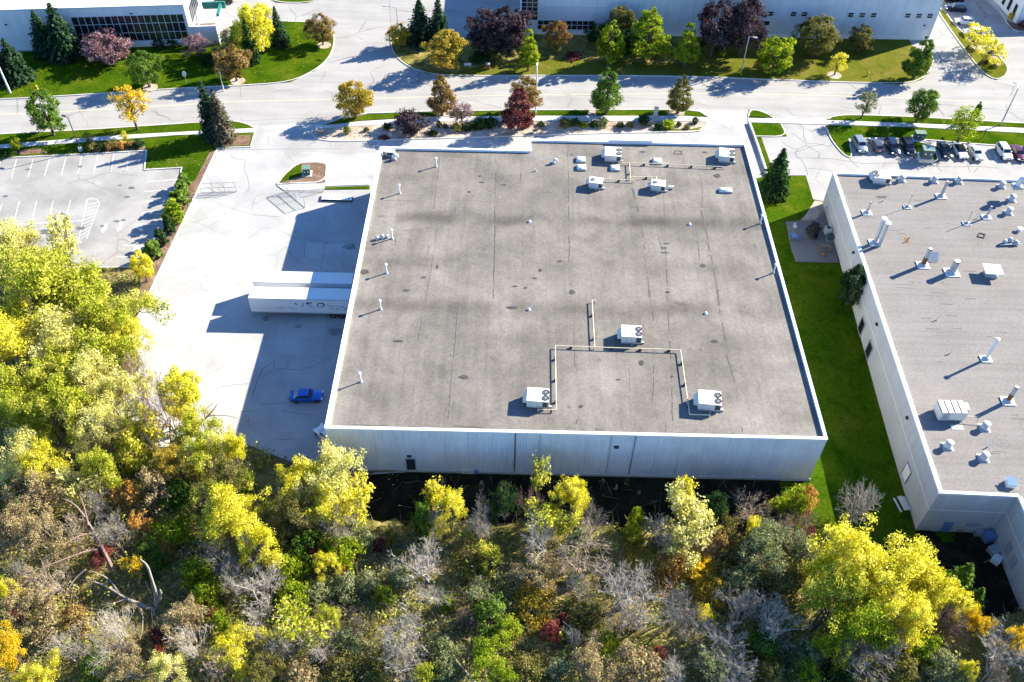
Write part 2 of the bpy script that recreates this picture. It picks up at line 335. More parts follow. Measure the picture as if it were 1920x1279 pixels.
# ---- lawns, beds, walks
def lawn(name, px, mat='lawn', z=.12, kerbs=(), smooth_closed=False, parent=None):
    pts = PX(px); pts = chaikin(pts, 2, True) if smooth_closed else pts
    o = raised(name, pts, z, M[mat], parent)
    for k in kerbs: kerb(chaikin(PX(k), 2), o)
    return o
nwl_k = [(-420, 208), (-100, 190), (0, 187), (160, 178), (350, 165), (470, 160), (545, 154), (590, 133), (615, 112), (626, 88), (627, 62), (612, 48), (585, 42), (540, 41)]
nwl = lawn('office_lawn', nwl_k+[(440, 42), (432, 68), (392, 80), (345, 84), (75, 97), (-100, 100), (-420, 120)], kerbs=[nwl_k])
lawn('street_island', [(500, -8), (518, 5), (575, 6), (606, -2), (600, -14)], kerbs=[[(500, -8), (518, 5), (575, 6), (606, -2)]])
nml_k = [(733, 60), (733, 87), (742, 106), (765, 125), (800, 138), (850, 143), (1000, 142), (1280, 143), (1500, 152), (1690, 158), (1728, 150), (1748, 125), (1750, 112), (1745, 104)]
nml = lawn('factory_lawn', nml_k+[(1712, 88), (1700, 70), (1400, 60), (1010, 60), (975, 70), (870, 72), (848, 71), (848, 60)], 'lawnd', kerbs=[nml_k])
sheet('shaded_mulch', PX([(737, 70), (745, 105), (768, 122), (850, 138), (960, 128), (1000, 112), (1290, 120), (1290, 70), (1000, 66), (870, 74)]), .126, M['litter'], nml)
sheet('dry_strip', PX([(860, 133), (980, 112), (1040, 118), (1060, 136), (860, 140)]), .131, M['lawnd'], nml)
# boulevard between road and parking lot
bv_k = [(-420, 273), (0, 252), (165, 244), (390, 229), (440, 227), (466, 234), (478, 241)]
lawn('boulevard_grass', bv_k+[(397, 244), (213, 255), (0, 271), (-420, 296)], kerbs=[bv_k])
def walk(px_up, px_lo, name='sidewalk'):
    up, lo = PX(px_up), PX(px_lo); o = raised(name, up+lo[::-1], .125, M['walk']); return o, up, lo
def slab_joints(o, up, lo, step=1.9):
    """expansion joints cut every couple of metres"""
    def at(pts, d):
        for i in range(len(pts)-1):
            l = (pts[i+1]-pts[i]).length
            if d <= l: return pts[i].lerp(pts[i+1], d/l)
            d -= l
        return pts[-1]
    def tot(p): return sum((p[i+1]-p[i]).length for i in range(len(p)-1))
    a, b = tot(up), tot(lo); n = int(a/step)
    for i in range(1, n): line('expansion_joint', [at(up, a*i/n), at(lo, b*i/n)], .05, .131, M['seal'], o)
for u, l in (([(-300, 289), (0, 272), (213, 255), (397, 245), (478, 241)], [(-300, 297), (0, 279), (160, 267), (333, 254), (478, 249)]),
             ([(590, 238), (673, 229), (820, 220), (997, 218), (1280, 218), (1327, 221)], [(590, 243), (673, 237), (820, 229), (1000, 228), (1280, 228), (1325, 229)]),
             ([(1403, 222), (1547, 226), (1713, 232), (1920, 241), (2150, 253)], [(1403, 230), (1547, 234), (1713, 239), (1920, 250), (2150, 262)])):
    slab_joints(*walk(u, l))
lotlawn = lawn('parking_lawn', [(-330, 298), (0, 280), (160, 268), (333, 255), (477, 250), (470, 275), (408, 277), (258, 595), (200, 720), (150, 640), (110, 520), (175, 503), (261, 503), (299, 456), (329, 365), (338, 340), (342, 314), (272, 318), (277, 282), (150, 289), (0, 296), (-330, 311)], 'lawn')
kerb(PX([(-330, 312), (0, 297), (150, 290), (275, 283), (271, 319), (341, 315), (336, 340), (327, 365), (297, 455), (260, 502), (175, 502), (-60, 505)]), lotlawn)
kerb(PX([(478, 249), (470, 276), (408, 278), (258, 597), (205, 715)]), lotlawn)
sheet('bark_mulch', PX([(404, 284), (395, 284), (365, 340), (340, 350), (300, 457), (265, 505), (262, 560), (266, 575)]), .126, M['mulch'], lotlawn)
sheet('bark_mulch', PX([(424, 256), (472, 254), (467, 273), (412, 275)]), .127, M['mulch'], lotlawn)
sheet('bark_mulch', PX([(20, 284), (75, 279), (90, 288), (20, 292)]), .127, M['mulch'], lotlawn)
sheet('bark_mulch', PX([(165, 272), (270, 264), (273, 281), (165, 287)]), .128, M['mulch'], lotlawn)
sheet('rough_verge', PX([(176, 506), (258, 506), (262, 585), (200, 716), (150, 640), (112, 522)]), .129, M['litter'], lotlawn)
# planting island in front of the warehouse
isl = [(583, 250), (588, 242), (602, 243), (673, 238), (820, 230), (1000, 229), (1280, 229), (1324, 230), (1324, 239), (1312, 247), (1273, 248), (1140, 250), (940, 256), (700, 264), (640, 266), (600, 263), (588, 257)]
bed = lawn('planting_bed', isl, 'bed', kerbs=[[(588, 243), (583, 250), (588, 258), (600, 263), (640, 266), (700, 264), (940, 256), (1140, 250), (1273, 248), (1312, 247), (1325, 239), (1324, 231)]])
sheet('grass_tip', PX([(1225, 241), (1290, 244), (1318, 238), (1310, 245), (1273, 246), (1222, 247)]), .126, M['lawnd'], bed)
for px in ([(600, 238), (640, 224), (690, 215), (822, 211), (818, 218), (673, 227)], [(842, 210), (1105, 208), (1100, 217), (997, 217), (842, 219)], [(1118, 208), (1255, 207), (1250, 217), (1118, 217)], [(1285, 208), (1312, 211), (1326, 220), (1282, 217)]):
    lawn('boulevard_grass', px, kerbs=[])
for px in ([(822, 211), (842, 210), (842, 219), (818, 218)], [(1105, 208), (1118, 208), (1118, 217), (1100, 217)], [(1255, 207), (1285, 208), (1282, 217), (1250, 217)]):
    lawn('gravel_tree_bed', px, 'bed', z=.118)
kerb(PX([(598, 238), (640, 222), (690, 213), (820, 209), (1000, 207), (1280, 206), (1312, 210), (1328, 220)]), bed)
# wedges between the drives
lawn('driveway_wedge', [(1406, 208), (1418, 207), (1436, 213), (1448, 221), (1404, 219)], kerbs=[[(1403, 220), (1406, 208), (1418, 207), (1436, 213), (1449, 221)]])
w2 = [(1406, 231), (1462, 233), (1475, 256), (1417, 255)]
lawn('driveway_lawn', w2, kerbs=[[(1464, 233), (1476, 257), (1417, 256)]])
lawn('narrow_lawn', [(1418, 258), (1427, 258), (1452, 328), (1440, 328)])
mbk = MB(); ribbon_mesh(mbk, PX([(1404, 231), (1420, 275), (1438, 329)]), .35, -.2, .55); tag(mbk.build('retaining_wall', M['kerb'], None), 'low concrete wall edging the narrow grass strip beside the warehouse', 'wall')
# boulevard and lawn on the far side of the pale lot
bk = [(1552, 224), (1565, 218), (1600, 216), (1700, 219), (1920, 232), (2200, 247)]
lawn('boulevard_grass', bk+[(2200, 254), (1920, 240), (1713, 231), (1550, 226)], kerbs=[bk])
rl_k = [(2200, 294), (1920, 276), (1830, 271), (1745, 263), (1700, 261), (1590, 259), (1598, 294), (1590, 296), (1575, 284), (1558, 262), (1549, 240)]
lawn('car_park_lawn', [(1549, 236), (1713, 240), (1920, 251), (2200, 265)]+rl_k, kerbs=[rl_k])
ti = [(1706, 266), (1735, 268), (1752, 282), (1761, 304), (1730, 306), (1713, 296)]
lawn('transformer_island', ti, kerbs=[ti+[ti[0]]])
# alley lawn between the two warehouses
def alley_mesh():
    xs = [36+.5*i for i in range(60)]; ys = [44+.75*i for i in range(111)]; V = []; F = []; S = []; ok = {}
    for i, x in enumerate(xs):
        for j, y in enumerate(ys): ok[i, j] = len(V); V.append((x, y, gz(x, y)+.05))
    for i in range(len(xs)-1):
        for j in range(len(ys)-1):
            x, y = xs[i]+.25, ys[j]+.37
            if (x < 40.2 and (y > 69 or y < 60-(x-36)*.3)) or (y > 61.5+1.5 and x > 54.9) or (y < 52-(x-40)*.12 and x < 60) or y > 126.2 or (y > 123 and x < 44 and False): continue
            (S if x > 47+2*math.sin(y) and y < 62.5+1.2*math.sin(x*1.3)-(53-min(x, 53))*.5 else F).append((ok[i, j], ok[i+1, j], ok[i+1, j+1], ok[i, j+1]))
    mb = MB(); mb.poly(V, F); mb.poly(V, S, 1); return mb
alley = tag(smooth(alley_mesh().build('alley_lawn', [M['lawn'], M['soil_shade']])), kind='structure')  # recess faces take the near-black soil, so its shade is painted in
raised('alley_lawn', PX([(1438, 330), (1511, 330), (1518, 352), (1524, 373), (1535, 381)]) + [Vector((53.9, 126.25, 0)), Vector((40.3, 126.25, 0)), Vector((40.3, 134, 0))], .045, M['lawn'])
pat = raised('patio', PX([(1473, 416), (1530, 412), (1540, 396), (1552, 396), (1572, 492), (1493, 491), (1484, 470)]), .07, M['patio'], None, -1.2)
sheet('bare_gravel', PX([(1510, 404), (1528, 376), (1545, 380), (1545, 400), (1530, 412), (1500, 414)]), .066, M['bed'])
# little electrical island in the yard
ei = [(520, 346), (533, 328), (553, 311), (568, 305), (611, 305), (613, 316), (609, 342), (560, 344)]
eil = lawn('electrical_island', ei, 'mulch', kerbs=[ei+[ei[0]]])
sheet('grass_patch', PX([(524, 344), (536, 328), (556, 312), (566, 308), (564, 330), (545, 338)]), .126, M['lawn'], eil)
slab = raised('concrete_walk', PX([(519, 348), (560, 346), (609, 344), (693, 337), (693, 347), (609, 350), (607, 356), (533, 358)]), .13, M['walk'])
for a, b in (((540, 347), (541, 357)), ((575, 346), (577, 357)), ((608, 344), (609, 351)), ((636, 342), (637, 348)), ((665, 340), (666, 347))): line('expansion_joint', PX([a, b]), .06, .136, M['seal'], slab)
lawn('grass_strip', [(610, 352), (693, 349), (693, 355), (609, 356)], 'lawn', z=.11)

# ---- markings, patches and sealed cracks
def Z4(*p): return [(x/4, 240+y/4) for x, y in p]
stalls = [((125, 235), (85, 378)), ((250, 232), (210, 370)), ((375, 225), (332, 360)), ((495, 222), (460, 355)), ((615, 205), (580, 350)), ((735, 200), (705, 342)), ((855, 190), (832, 330)), ((970, 180), (950, 325)), ((5, 245), (-40, 385)),
          ((15, 570), (-30, 720)), ((145, 550), (70, 850)), ((275, 548), (200, 850)), ((400, 545), (330, 820)), ((530, 540), (445, 870)), ((655, 535), (585, 860)), ((745, 570), (650, 830)), ((100, 725), (620, 695)),
          ((1100, 405), (1335, 385)), ((1085, 478), (1280, 460)), ((1070, 553), (1310, 535)), ((1050, 640), (1180, 615)), ((1050, 640), (1280, 645)), ((1010, 722), (1250, 722)), ((965, 797), (1200, 805)), ((920, 880), (1100, 885)), ((870, 965), (1040, 970))]
for a, b in stalls: line('parking_line', PX(Z4(a, b)), .13, .014, M['paint'], lot)
line('parking_line', PX(Z4((655, 535), (700, 530), (735, 543), (745, 572))), .13, .014, M['paint'], lot)
for k in range(1, 11):
    t = k/11; a = (655-70*t, 535+325*t); b = (745-95*t, 545+285*t)
    line('hatch_line', PX(Z4((a[0], a[1]+12), (b[0], b[1]-12))), .11, .014, M['paint'], lot)
for (x, y) in ((785, 750), (900, 740)):
    c = G(x/4, 240+y/4); mb = MB()
    mb.poly([(c.x-.22, c.y+1.1, .016), (c.x-.22, c.y-.2, .016), (c.x-.6, c.y-.2, .016), (c.x, c.y-1.3, .016), (c.x+.6, c.y-.2, .016), (c.x+.22, c.y-.2, .016), (c.x+.22, c.y+1.1, .016)], [tuple(range(7))]); mb.build('arrow_marking', M['paint'], lot)
for (x, y, w, h) in ((1040, 738, .8, .6), (1030, 905, .6, .7)):
    c = G(x/4, 240+y/4); mb = MB(); mb.poly([(c.x-w, c.y-h, .015), (c.x+w, c.y-h, .015), (c.x+w*.8, c.y+h, .015), (c.x-w, c.y+h, .015)], [(0, 1, 2, 3)]); mb.build('paint_patch', M['paint'], lot)
def blotch(name, px, r, z, mat, parent, seed=0, asp=.6):
    rn = random.Random(seed); c = G(px[0], px[1], z); n = 14; mb = MB()
    mb.poly([(c.x+r*math.cos(2*math.pi*k/n)*rn.uniform(.65, 1.1), c.y+r*asp*math.sin(2*math.pi*k/n)*rn.uniform(.65, 1.1), z) for k in range(n)], [tuple(range(n))])
    return mb.build(name, mat, parent)
for i, (x, y, r) in enumerate(((210, 310, .5), (605, 752, .9), (340, 780, 1.4), (875, 700, .6), (925, 690, .5), (950, 518, .6), (985, 450, .7), (900, 430, .5), (600, 290, .6), (40, 512, .6), (765, 735, .4))):
    blotch('oil_stain', (x/4, 240+y/4), r, .015, M['seal'], lot, i)
def Z5(*p): return [(380+x/4.568, 280+y/4.568) for x, y in p]
def Z6(*p): return [(240+x/3.046, 480+y/3.046) for x, y in p]
for pts in (Z5((250, 40), (250, 80), (380, 90), (360, 110), (355, 190), (390, 240), (400, 350), (350, 380)), Z5((700, 20), (780, 105)), Z5((530, 375), (450, 400), (420, 520)), Z5((230, 505), (420, 560), (660, 580)), Z5((640, 690), (720, 720), (800, 770), (1300, 805)), Z5((1050, 805), (1010, 1030)), Z5((830, 600), (920, 600)), Z5((880, 800), (870, 930)),
            Z6((835, 600), (775, 640), (745, 690), (715, 790)), Z6((770, 640), (735, 720), (705, 815)), Z6((830, 655), (770, 690)), Z6((915, 595), (910, 645), (830, 645), (835, 600)), Z6((880, 645), (1010, 655), (1170, 570)), Z6((640, 890), (720, 885)), Z6((870, 880), (940, 895), (1060, 910)), Z6((750, 850), (900, 840)), Z6((690, 920), (685, 950)), Z6((865, 1050), (940, 1045)), Z6((500, 760), (560, 740), (690, 730)), Z6((600, 440), (575, 455))):
    line('crack_line', chaikin(PX(pts), 1), .06, .012, M['seal'], yard)
pm = pave('patched_asphalt', .40, fine=.16, stain=.2, tint=(1, .98, .95))
for k, pts in enumerate((Z6((455, 440), (492, 440), (445, 665), (395, 662)), Z5((400, 225), (640, 218), (636, 280), (385, 280)), Z6((870, 350), (1140, 360), (1105, 570), (830, 565)), Z6((920, 592), (1110, 580), (1080, 780), (900, 770)), Z5((880, 810), (1210, 815), (1180, 1030), (860, 1030)), Z5((840, 0), (1500, 10), (1430, 42), (830, 30)))):
    sheet('asphalt_patch', PX(pts), .008, pm, yard, kind=None)
# the drive along the planting island is darker, older asphalt
sheet('old_drive', PX([(545, 268), (588, 262), (640, 269), (705, 267), (705, 286), (640, 290), (595, 286), (566, 286), (540, 300), (530, 290)]), .0105, M['rlot'], yard, kind=None)
line('drain_slot', PX([(385, 281), (640, 279)]), .08, .013, M['seal'], yard)
def Z7(*p): return [(1420+x/3.762, 220+y/3.762) for x, y in p]
for pts in (Z7((240, 110), (300, 150), (335, 185), (350, 200), (290, 220), (268, 245), (275, 275), (320, 310), (345, 360), (355, 410)), Z7((300, 50), (330, 90), (325, 130), (345, 190), (430, 185), (500, 210), (530, 190)), Z7((350, 200), (400, 230), (440, 250), (430, 290)),
            Z7((270, 285), (400, 290), (500, 290), (640, 310), (760, 330), (900, 320), (1050, 330)), Z7((355, 360), (420, 365), (480, 370), (540, 385)), Z7((640, 280), (680, 330), (720, 355)), Z7((1100, 330), (1180, 345), (1300, 350), (1420, 350), (1560, 345), (1700, 360)), Z7((1560, 350), (1530, 390)), Z7((1150, 345), (1135, 375)), Z7((1480, 330), (1500, 390)), Z7((170, 165), (200, 195), (265, 225), (290, 222)), Z7((265, 250), (380, 205), (470, 190)), Z7((1260, 340), (1300, 385)), Z7((900, 325), (880, 350))):
    line('crack_line', chaikin(PX(pts), 1), .11, .018, M['seal'], rlot)
for a, b in (((1588, 262), (1598, 291)), ((1619, 262), (1631, 291)), ((1648, 263), (1661, 292)), ((1678, 263), (1692, 293)), ((1775, 268), (1790, 300)), ((1803, 271), (1819, 303)), ((1838, 274), (1855, 307)), ((1857, 275), (1874, 308)), ((1884, 276), (1901, 309)), ((1911, 277), (1929, 311))):
    line('parking_line', PX([a, b]), .12, .02, M['paint'], rlot)

for i, (x, y, r) in enumerate(((655, 463, 1.3), (630, 622, 1.2), (500, 597, 1.0), (560, 612, .6))):
    blotch('oil_stain', (x, y), r, .0135+.0004*i, M['stain'], yard, 40+i, .7)
# ================================================================ buildings
_pm = {}
def ribbed(w, h, mat, period=.36, d=.035):
    """a fluted wall panel: face at y=0 looking to -y, x 0..w, z 0..h"""
    k = (round(w, 2), round(h, 2), mat.name)
    if k in _pm: return _pm[k]
    n = max(2, round(w/period)); p = w/n; prof = []
    for i in range(n): prof += [(i*p+.02*p, 0), (i*p+.55*p, 0), (i*p+.66*p, d), (i*p+.90*p, d)]
    prof += [(w-.012, 0)]; prof[0] = (.012, 0)
    m = len(prof); mb = MB()
    mb.poly([(x, y, .0) for x, y in prof]+[(x, y, h) for x, y in prof], [(i, i+1, m+i+1, m+i) for i in range(m-1)])
    mb.poly([(.012, 0, 0), (.012, .12, 0), (.012, .12, h), (.012, 0, h)], [(3, 2, 1, 0)])
    mb.poly([(w-.012, 0, 0), (w-.012, .12, 0), (w-.012, .12, h), (w-.012, 0, h)], [(0, 1, 2, 3)])
    me = mb.mesh('wall_panel', mat); _pm[k] = me; return me
def panel_wall(parent, a, b, h, mat, z=0, pitch=3.03, skip=None):
    """a row of fluted panels from a to b (outside is on the right-hand side of a->b turned: normal (dy,-dx))"""
    a, b = Vector((a[0], a[1], 0)), Vector((b[0], b[1], 0)); Ld = (b-a).length; n = max(1, round(Ld/pitch)); w = Ld/n; t = (b-a)/Ld
    me = ribbed(w, h, mat); rz = math.atan2(t.y, t.x)
    for i in range(n):
        p = a+t*(w*i); link('wall_panel', me, parent, (p.x, p.y, z), rz)
def bx(name, x0, x1, y0, y1, z0, z1, mat, parent): mb = MB(); mb.box(x0, x1, y0, y1, z0, z1); return mb.build(name, mat, parent)
def beam(name, a, b, w, z0, z1, mat, parent, off=0):
    """a straight coping or trim of width w to the left of a->b, shifted by off"""
    a, b = Vector((a[0], a[1], 0)), Vector((b[0], b[1], 0)); t = (b-a).normalized(); nr = Vector((-t.y, t.x, 0))
    q = [a+nr*off, b+nr*off, b+nr*(off+w), a+nr*(off+w)]; mb = MB(); mb.prism([(p.x, p.y) for p in q], z0, z1); return mb.build(name, mat, parent)
XL, XR, YF, YBL, YBR, XN, ZR = -23.4, 40.1, 69.2, 130.05, 133.3, 2.2, 8.6
wh = empty('warehouse', (0, 0, 0), 0, 'large flat grey roofed warehouse in the middle with white coping and docked trailers', 'warehouse')
out = [(XL+.1, YF+.1), (XR-.1, YF+.1), (XR-.1, YBR-.1), (XN+.1, YBR-.1), (XN+.1, YBL-.1), (XL+.1, YBL-.1)]
mb = MB(); mb.prism(out, -.3, ZR-.02); mb.build('wall_core', M['wall'], wh)
mb = MB(); mb.prism([(XL+.3, YF+.3), (XR-.3, YF+.3), (XR-.3, YBR-.3), (XN+.3, YBR-.3), (XN+.3, YBL-.3), (XL+.3, YBL-.3)], ZR-.015, ZR); roof = mb.build('roof', M['roof'], wh)
HP = 8.8
for a, b in (((XL, YF), (XR, YF)), ((XR, YF), (XR, YBR)), ((XR, YBR), (XN, YBR)), ((XN, YBR), (XN, YBL)), ((XN, YBL), (XL, YBL)), ((XL, YBL), (XL, YF))): panel_wall(wh, a, b, HP, M['wall'])
bx('footing', XL-.06, XR+.06, YF-.10, YF+.05, -.2, .32, M['pad'], wh)
# parapets: an upstand and a metal coping that oversails it
def parapet(a, b, w, top, mat, parent, zr=ZR, fascia=.22):
    beam('parapet', a, b, w-.06, zr-.1, top-.04, mat if mat is M['shadecoping'] else M['coping'], parent, .03)  # shaded upstands get the blue copy, the others plain white
    beam('coping', a, b, w+.04, top-.04, top, M['coping'], parent, -.04)
    beam('fascia', a, b, .045, top-fascia, top-.04, M['coping'], parent, -.04)
parapet((XL+.03, YF), (XR-.03, YF), .38, 9.03, M['coping'], wh)
parapet((XR, YF-.03), (XR, YBR+.03), .36, 9.036, M['shadecoping'], wh)
parapet((XR-.4, YBR), (XN+.0, YBR), .34, 9.03, M['shadecoping'], wh)
parapet((XN, YBR+.03), (XN, YBL-.3), .34, 9.036, M['coping'], wh)
parapet((XN-.02, YBL), (XL+.4, YBL), .34, 9.03, M['shadecoping'], wh)
parapet((XL, YBL+.03), (XL, YF-.03), .56, 9.036, M['coping'], wh)
a, b = G(1145, 265, 9.3), G(1224, 266, 9.3); bx('raised_parapet', a.x, b.x, YBR-.36, YBR+.08, 9.032, 9.42, M['shadecoping'], wh)
# seams, ridges and tar repairs of the roof plies
def RZ(*p, z=ZR): return [G(x, y, z) for x, y in p]
def zz1(*p): return [(680+x/4, 240+y/4) for x, y in p]
def zz2(*p): return [(1060+x/4, 240+y/4) for x, y in p]
def zz3(*p): return [(960+x/4.174, 540+y/4.174) for x, y in p]
seams = [(zz1((578, 210), (560, 380), (540, 540), (515, 720), (488, 960)), .13), (zz1((1000, 740), (985, 880), (990, 980), (980, 1200)), .10), (zz1((1545, 320), (1540, 560), (1552, 860), (1545, 1000)), .10), (zz1((145, 543), (300, 545), (420, 552), (520, 568)), .10), (zz1((620, 540), (780, 545), (1000, 555)), .07),
         (zz1((290, 775), (400, 762), (540, 740)), .07), (zz1((170, 660), (290, 670)), .07), (zz1((1150, 475), (1330, 485), (1500, 482)), .07), (zz1((380, 178), (530, 182)), .09), (zz1((1318, 120), (1310, 160), (1250, 195)), .07), (zz1((1185, 340), (1180, 400)), .12), (zz1((250, 800), (245, 900)), .12),
         (zz2((20, 100), (25, 560), (35, 850), (30, 1000), (45, 1200)), .09), (zz2((570, 720), (590, 860), (610, 1050), (632, 1270)), .14), (zz2((1010, 360), (1035, 480), (1020, 600)), .10), (zz2((500, 450), (520, 520), (545, 630)), .35), (zz2((1020, 620), (1050, 740), (1085, 940)), .28), (zz2((1090, 960), (1120, 1090), (1145, 1270)), .13), (zz2((490, 595), (590, 592)), .09), (zz2((930, 595), (1120, 592)), .10), (zz2((0, 640), (150, 640)), .07),
         (zz2((980, 770), (1015, 1010)), .07), (zz2((700, 820), (725, 930)), .10), (zz3((1605, 10), (1625, 150), (1670, 415)), .20), (zz3((1680, 520), (1720, 660), (1750, 800)), .16), (zz3((1080, 20), (1090, 130), (1110, 260)), .09), (zz3((485, 280), (490, 640)), .06), (zz3((510, 1030), (495, 1110)), .16), (zz3((1205, 1060), (1210, 1130)), .14), (zz3((1800, 1090), (1810, 1150)), .16), (zz3((1115, 480), (1100, 900)), .06),
         ([(640, 797), (700, 797), (780, 799)], .16), ([(850, 799), (905, 801)], .14), ([(1060, 802), (1130, 806)], .10), ([(1270, 812), (1310, 814)], .12), ([(716, 282), (700, 350), (672, 480), (640, 640), (622, 770)], .10), ([(930, 300), (928, 420), (925, 560)], .07), ([(1243, 350), (1252, 560), (1262, 790)], .06), ([(860, 560), (840, 790)], .06), ([(1180, 690), (1184, 800)], .05), ([(820, 430), (800, 560), (782, 640)], .05)]
for k, (pp, w) in enumerate(seams):
    rn = random.Random(k); pts = chaikin([G(x, y, 0) if 0 else G(x, y, ZR) for x, y in pp], 2)
    pts = [p+Vector((rn.uniform(-.07, .07), rn.uniform(-.07, .07), 0)) for p in pts]
    mb = MB(); run = []; q = [pts[0]]
    for i in range(len(pts)-1):                                         # tar comes and goes along the lap
        n = max(1, int((pts[i+1]-pts[i]).length/.45)); q += [pts[i].lerp(pts[i+1], (j+1)/n)+Vector((rn.uniform(-.035, .035), rn.uniform(-.035, .035), 0)) for j in range(n)]
    i = 0
    while i < len(q)-2:
        m_ = rn.randint(2, 9); seg = q[i:i+m_+1]
        if len(seg) > 1: ribbon_mesh(mb, seg, w*rn.choice((.35, .5, .7, 1.0, 1.25)), None, ZR+.004+.0006*k)
        i += m_+rn.choice((0, 0, 0, 1, 1, 2, 4))
    mb.build('roof_seam', M['seam'], wh)['kind'] = 'stuff'
for k, (x, y, r, asp) in enumerate(((903, 342, .5, .5), (945, 347, .5, .4), (683, 510, .75, .9), (870, 707, .75, .55), (1013, 507, .35, 1.2), (1003, 522, .4, .5), (1050, 490, .5, .4), (1318, 498, .55, .8), (1072, 548, .55, .8), (1252, 548, .4, .6), (1072, 290, .3, .7), (1205, 285, .7, .35), (1322, 286, .5, .6), (748, 640, .8, .35), (762, 545, .6, .4), (795, 520, .5, .4), (960, 577, .9, .35),
                                    (985, 540, .3, .6), (966, 537, .5, .3), (820, 500, .2, 2.4), (1245, 465, .7, .25), (1246, 474, .7, .22), (1250, 457, .6, .2), (1203, 681, .35, 1.6), (1340, 640, .6, .6), (1159, 712, .3, .5), (1260, 706, .25, .6), (1090, 762, .3, .9), (1340, 765, .5, .5), (1345, 330, .6, 1.1), (880, 360, .3, .9), (900, 330, .2, 1.5))):
    rn = random.Random(900+k); c = G(x, y, ZR); n = 13; mb = MB(); zz = ZR+.03+.0008*k
    mb.poly([(c.x+r*math.cos(2*math.pi*i/n)*rn.uniform(.6, 1.1), c.y+r*asp*math.sin(2*math.pi*i/n)*rn.uniform(.6, 1.1), zz) for i in range(n)], [tuple(range(n))]); mb.build('tar_patch', M['tar'], wh)
# back door, its lamp, a second lamp, joints with down-pipes
bx('door', -13.55, -12.45, YF-.05, YF+.03, .34, 2.75, M['dark'], wh)
dfr = MB(); dfr.box(-13.65, -13.55, YF-.07, YF+.03, .32, 2.85); dfr.box(-12.45, -12.35, YF-.07, YF+.03, .32, 2.85); dfr.box(-13.55, -12.45, YF-.07, YF+.03, 2.75, 2.85); dfr.build('door_frame', M['grey'], wh)
p = W(767, 853.5, YF); bx('wall_lamp', p.x-.28, p.x+.28, YF-.25, YF-.0, 3.35, 3.6, M['dark'], wh)
p = W(1155.5, 837, YF); bx('wall_lamp', p.x-.3, p.x+.3, YF-.28, YF-.0, p.z-.15, p.z+.15, M['dark'], wh)
for x, y, c, w in ((965, 850, 'dark', .09), (1011, 850, 'frame', .06), (1142, 850, 'grey', .08), (1186, 852, 'dark', .07)):
    p = W(x, y, YF); bx('downpipe', p.x-w/2, p.x+w/2, YF-.09, YF-.02, .34, 8.78, M[c], wh)
# dock doors on the yard side
for y in (98.5, 102, 108, 112, 88, 84): bx('dock_door', XL-.07, XL+.04, y-1.3, y+1.3, 1.2, 4.0, M['trim'], wh)

# ---------------------------------------------------------------- the neighbour
nb = empty('neighbour_warehouse', (53.04, 62.88, -2.0), -.0268, 'pale ribbed warehouse beside the grass alley, its roof crowded with exhaust stacks', 'warehouse')
NL, NZ, NR = 65.6, 6.6, 8.6
loc_n = lambda p: Vector((math.cos(.0268)*(p[0]-53.04)-math.sin(.0268)*(p[1]-62.88), math.sin(.0268)*(p[0]-53.04)+math.cos(.0268)*(p[1]-62.88), 0))
ip = [(0, 0), (9.6, 0), (10.0, -16), (60, -16), (60, NL), (0, NL)]
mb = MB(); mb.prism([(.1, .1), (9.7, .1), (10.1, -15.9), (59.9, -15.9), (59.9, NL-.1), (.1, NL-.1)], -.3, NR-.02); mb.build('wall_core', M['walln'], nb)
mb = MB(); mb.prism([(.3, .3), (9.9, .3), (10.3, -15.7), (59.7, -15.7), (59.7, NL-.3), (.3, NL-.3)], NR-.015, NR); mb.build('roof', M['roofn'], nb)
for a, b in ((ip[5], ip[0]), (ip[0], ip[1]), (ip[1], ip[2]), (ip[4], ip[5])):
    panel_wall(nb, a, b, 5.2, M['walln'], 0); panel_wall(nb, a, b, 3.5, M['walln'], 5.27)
    beam('wall_trim', a, b, .05, 5.17, 5.30, M['trim'], nb, -.02)
parapet(ip[5], ip[0], .46, 9.0, M['coping'], nb, NR); parapet((.0-.03, 0), (9.6+.1, 0), .36, 9.006, M['coping'], nb, NR); parapet(ip[1], ip[2], .40, 9.0, M['coping'], nb, NR); parapet((60, NL), (.42, NL), .36, 9.006, M['shadecoping'], nb, NR)
def opening(parent, v0, v1, z0, z1, fill, name='window'):
    fr = MB(); d = .13
    for q in ((v0, v0+.12, z0, z1), (v1-.12, v1, z0, z1), (v0+.12, v1-.12, z1-.12, z1), (v0+.12, v1-.12, z0, z0+.12)): fr.box(-d, .03, q[0], q[1], q[2], q[3])
    w = fr.build(name, M['grey'], parent)
    bx('pane' if name == 'window' else 'door_leaf', -.05, .02, v0+.12, v1-.12, z0+.12, z1-.12, fill, w)
opening(nb, 33.7, 35.6, 1.25, 4.0, M['glass']); opening(nb, 28.7, 30.6, 1.3, 4.05, M['glass']); opening(nb, 6.5, 8.4, 1.2, 3.9, M['trim'], 'loading_door')
for v in (46.5, 30.5, 13.0): bx('wall_lamp', -.3, -.0, v-.2, v+.2, 7.2, 7.5, M['dark'], nb)
bx('steel_door', 3.0, 4.2, -.06, .02, .1, 2.5, M['bluetarp'], nb); bx('wall_box', 5.8, 7.4, -.2, 0, 2.2, 2.5, M['grey'], nb)
for u, z in ((1.2, 3.2), (2.9, 6.6)): pass
for t, z0 in ((3.2, 2.0), (5.0, 1.9)):
    x = 9.6+.4*t/16; bx('wall_opening', x-.06, x+.03, -t-1.0, -t, z0, z0+1.9, M['grey'], nb)
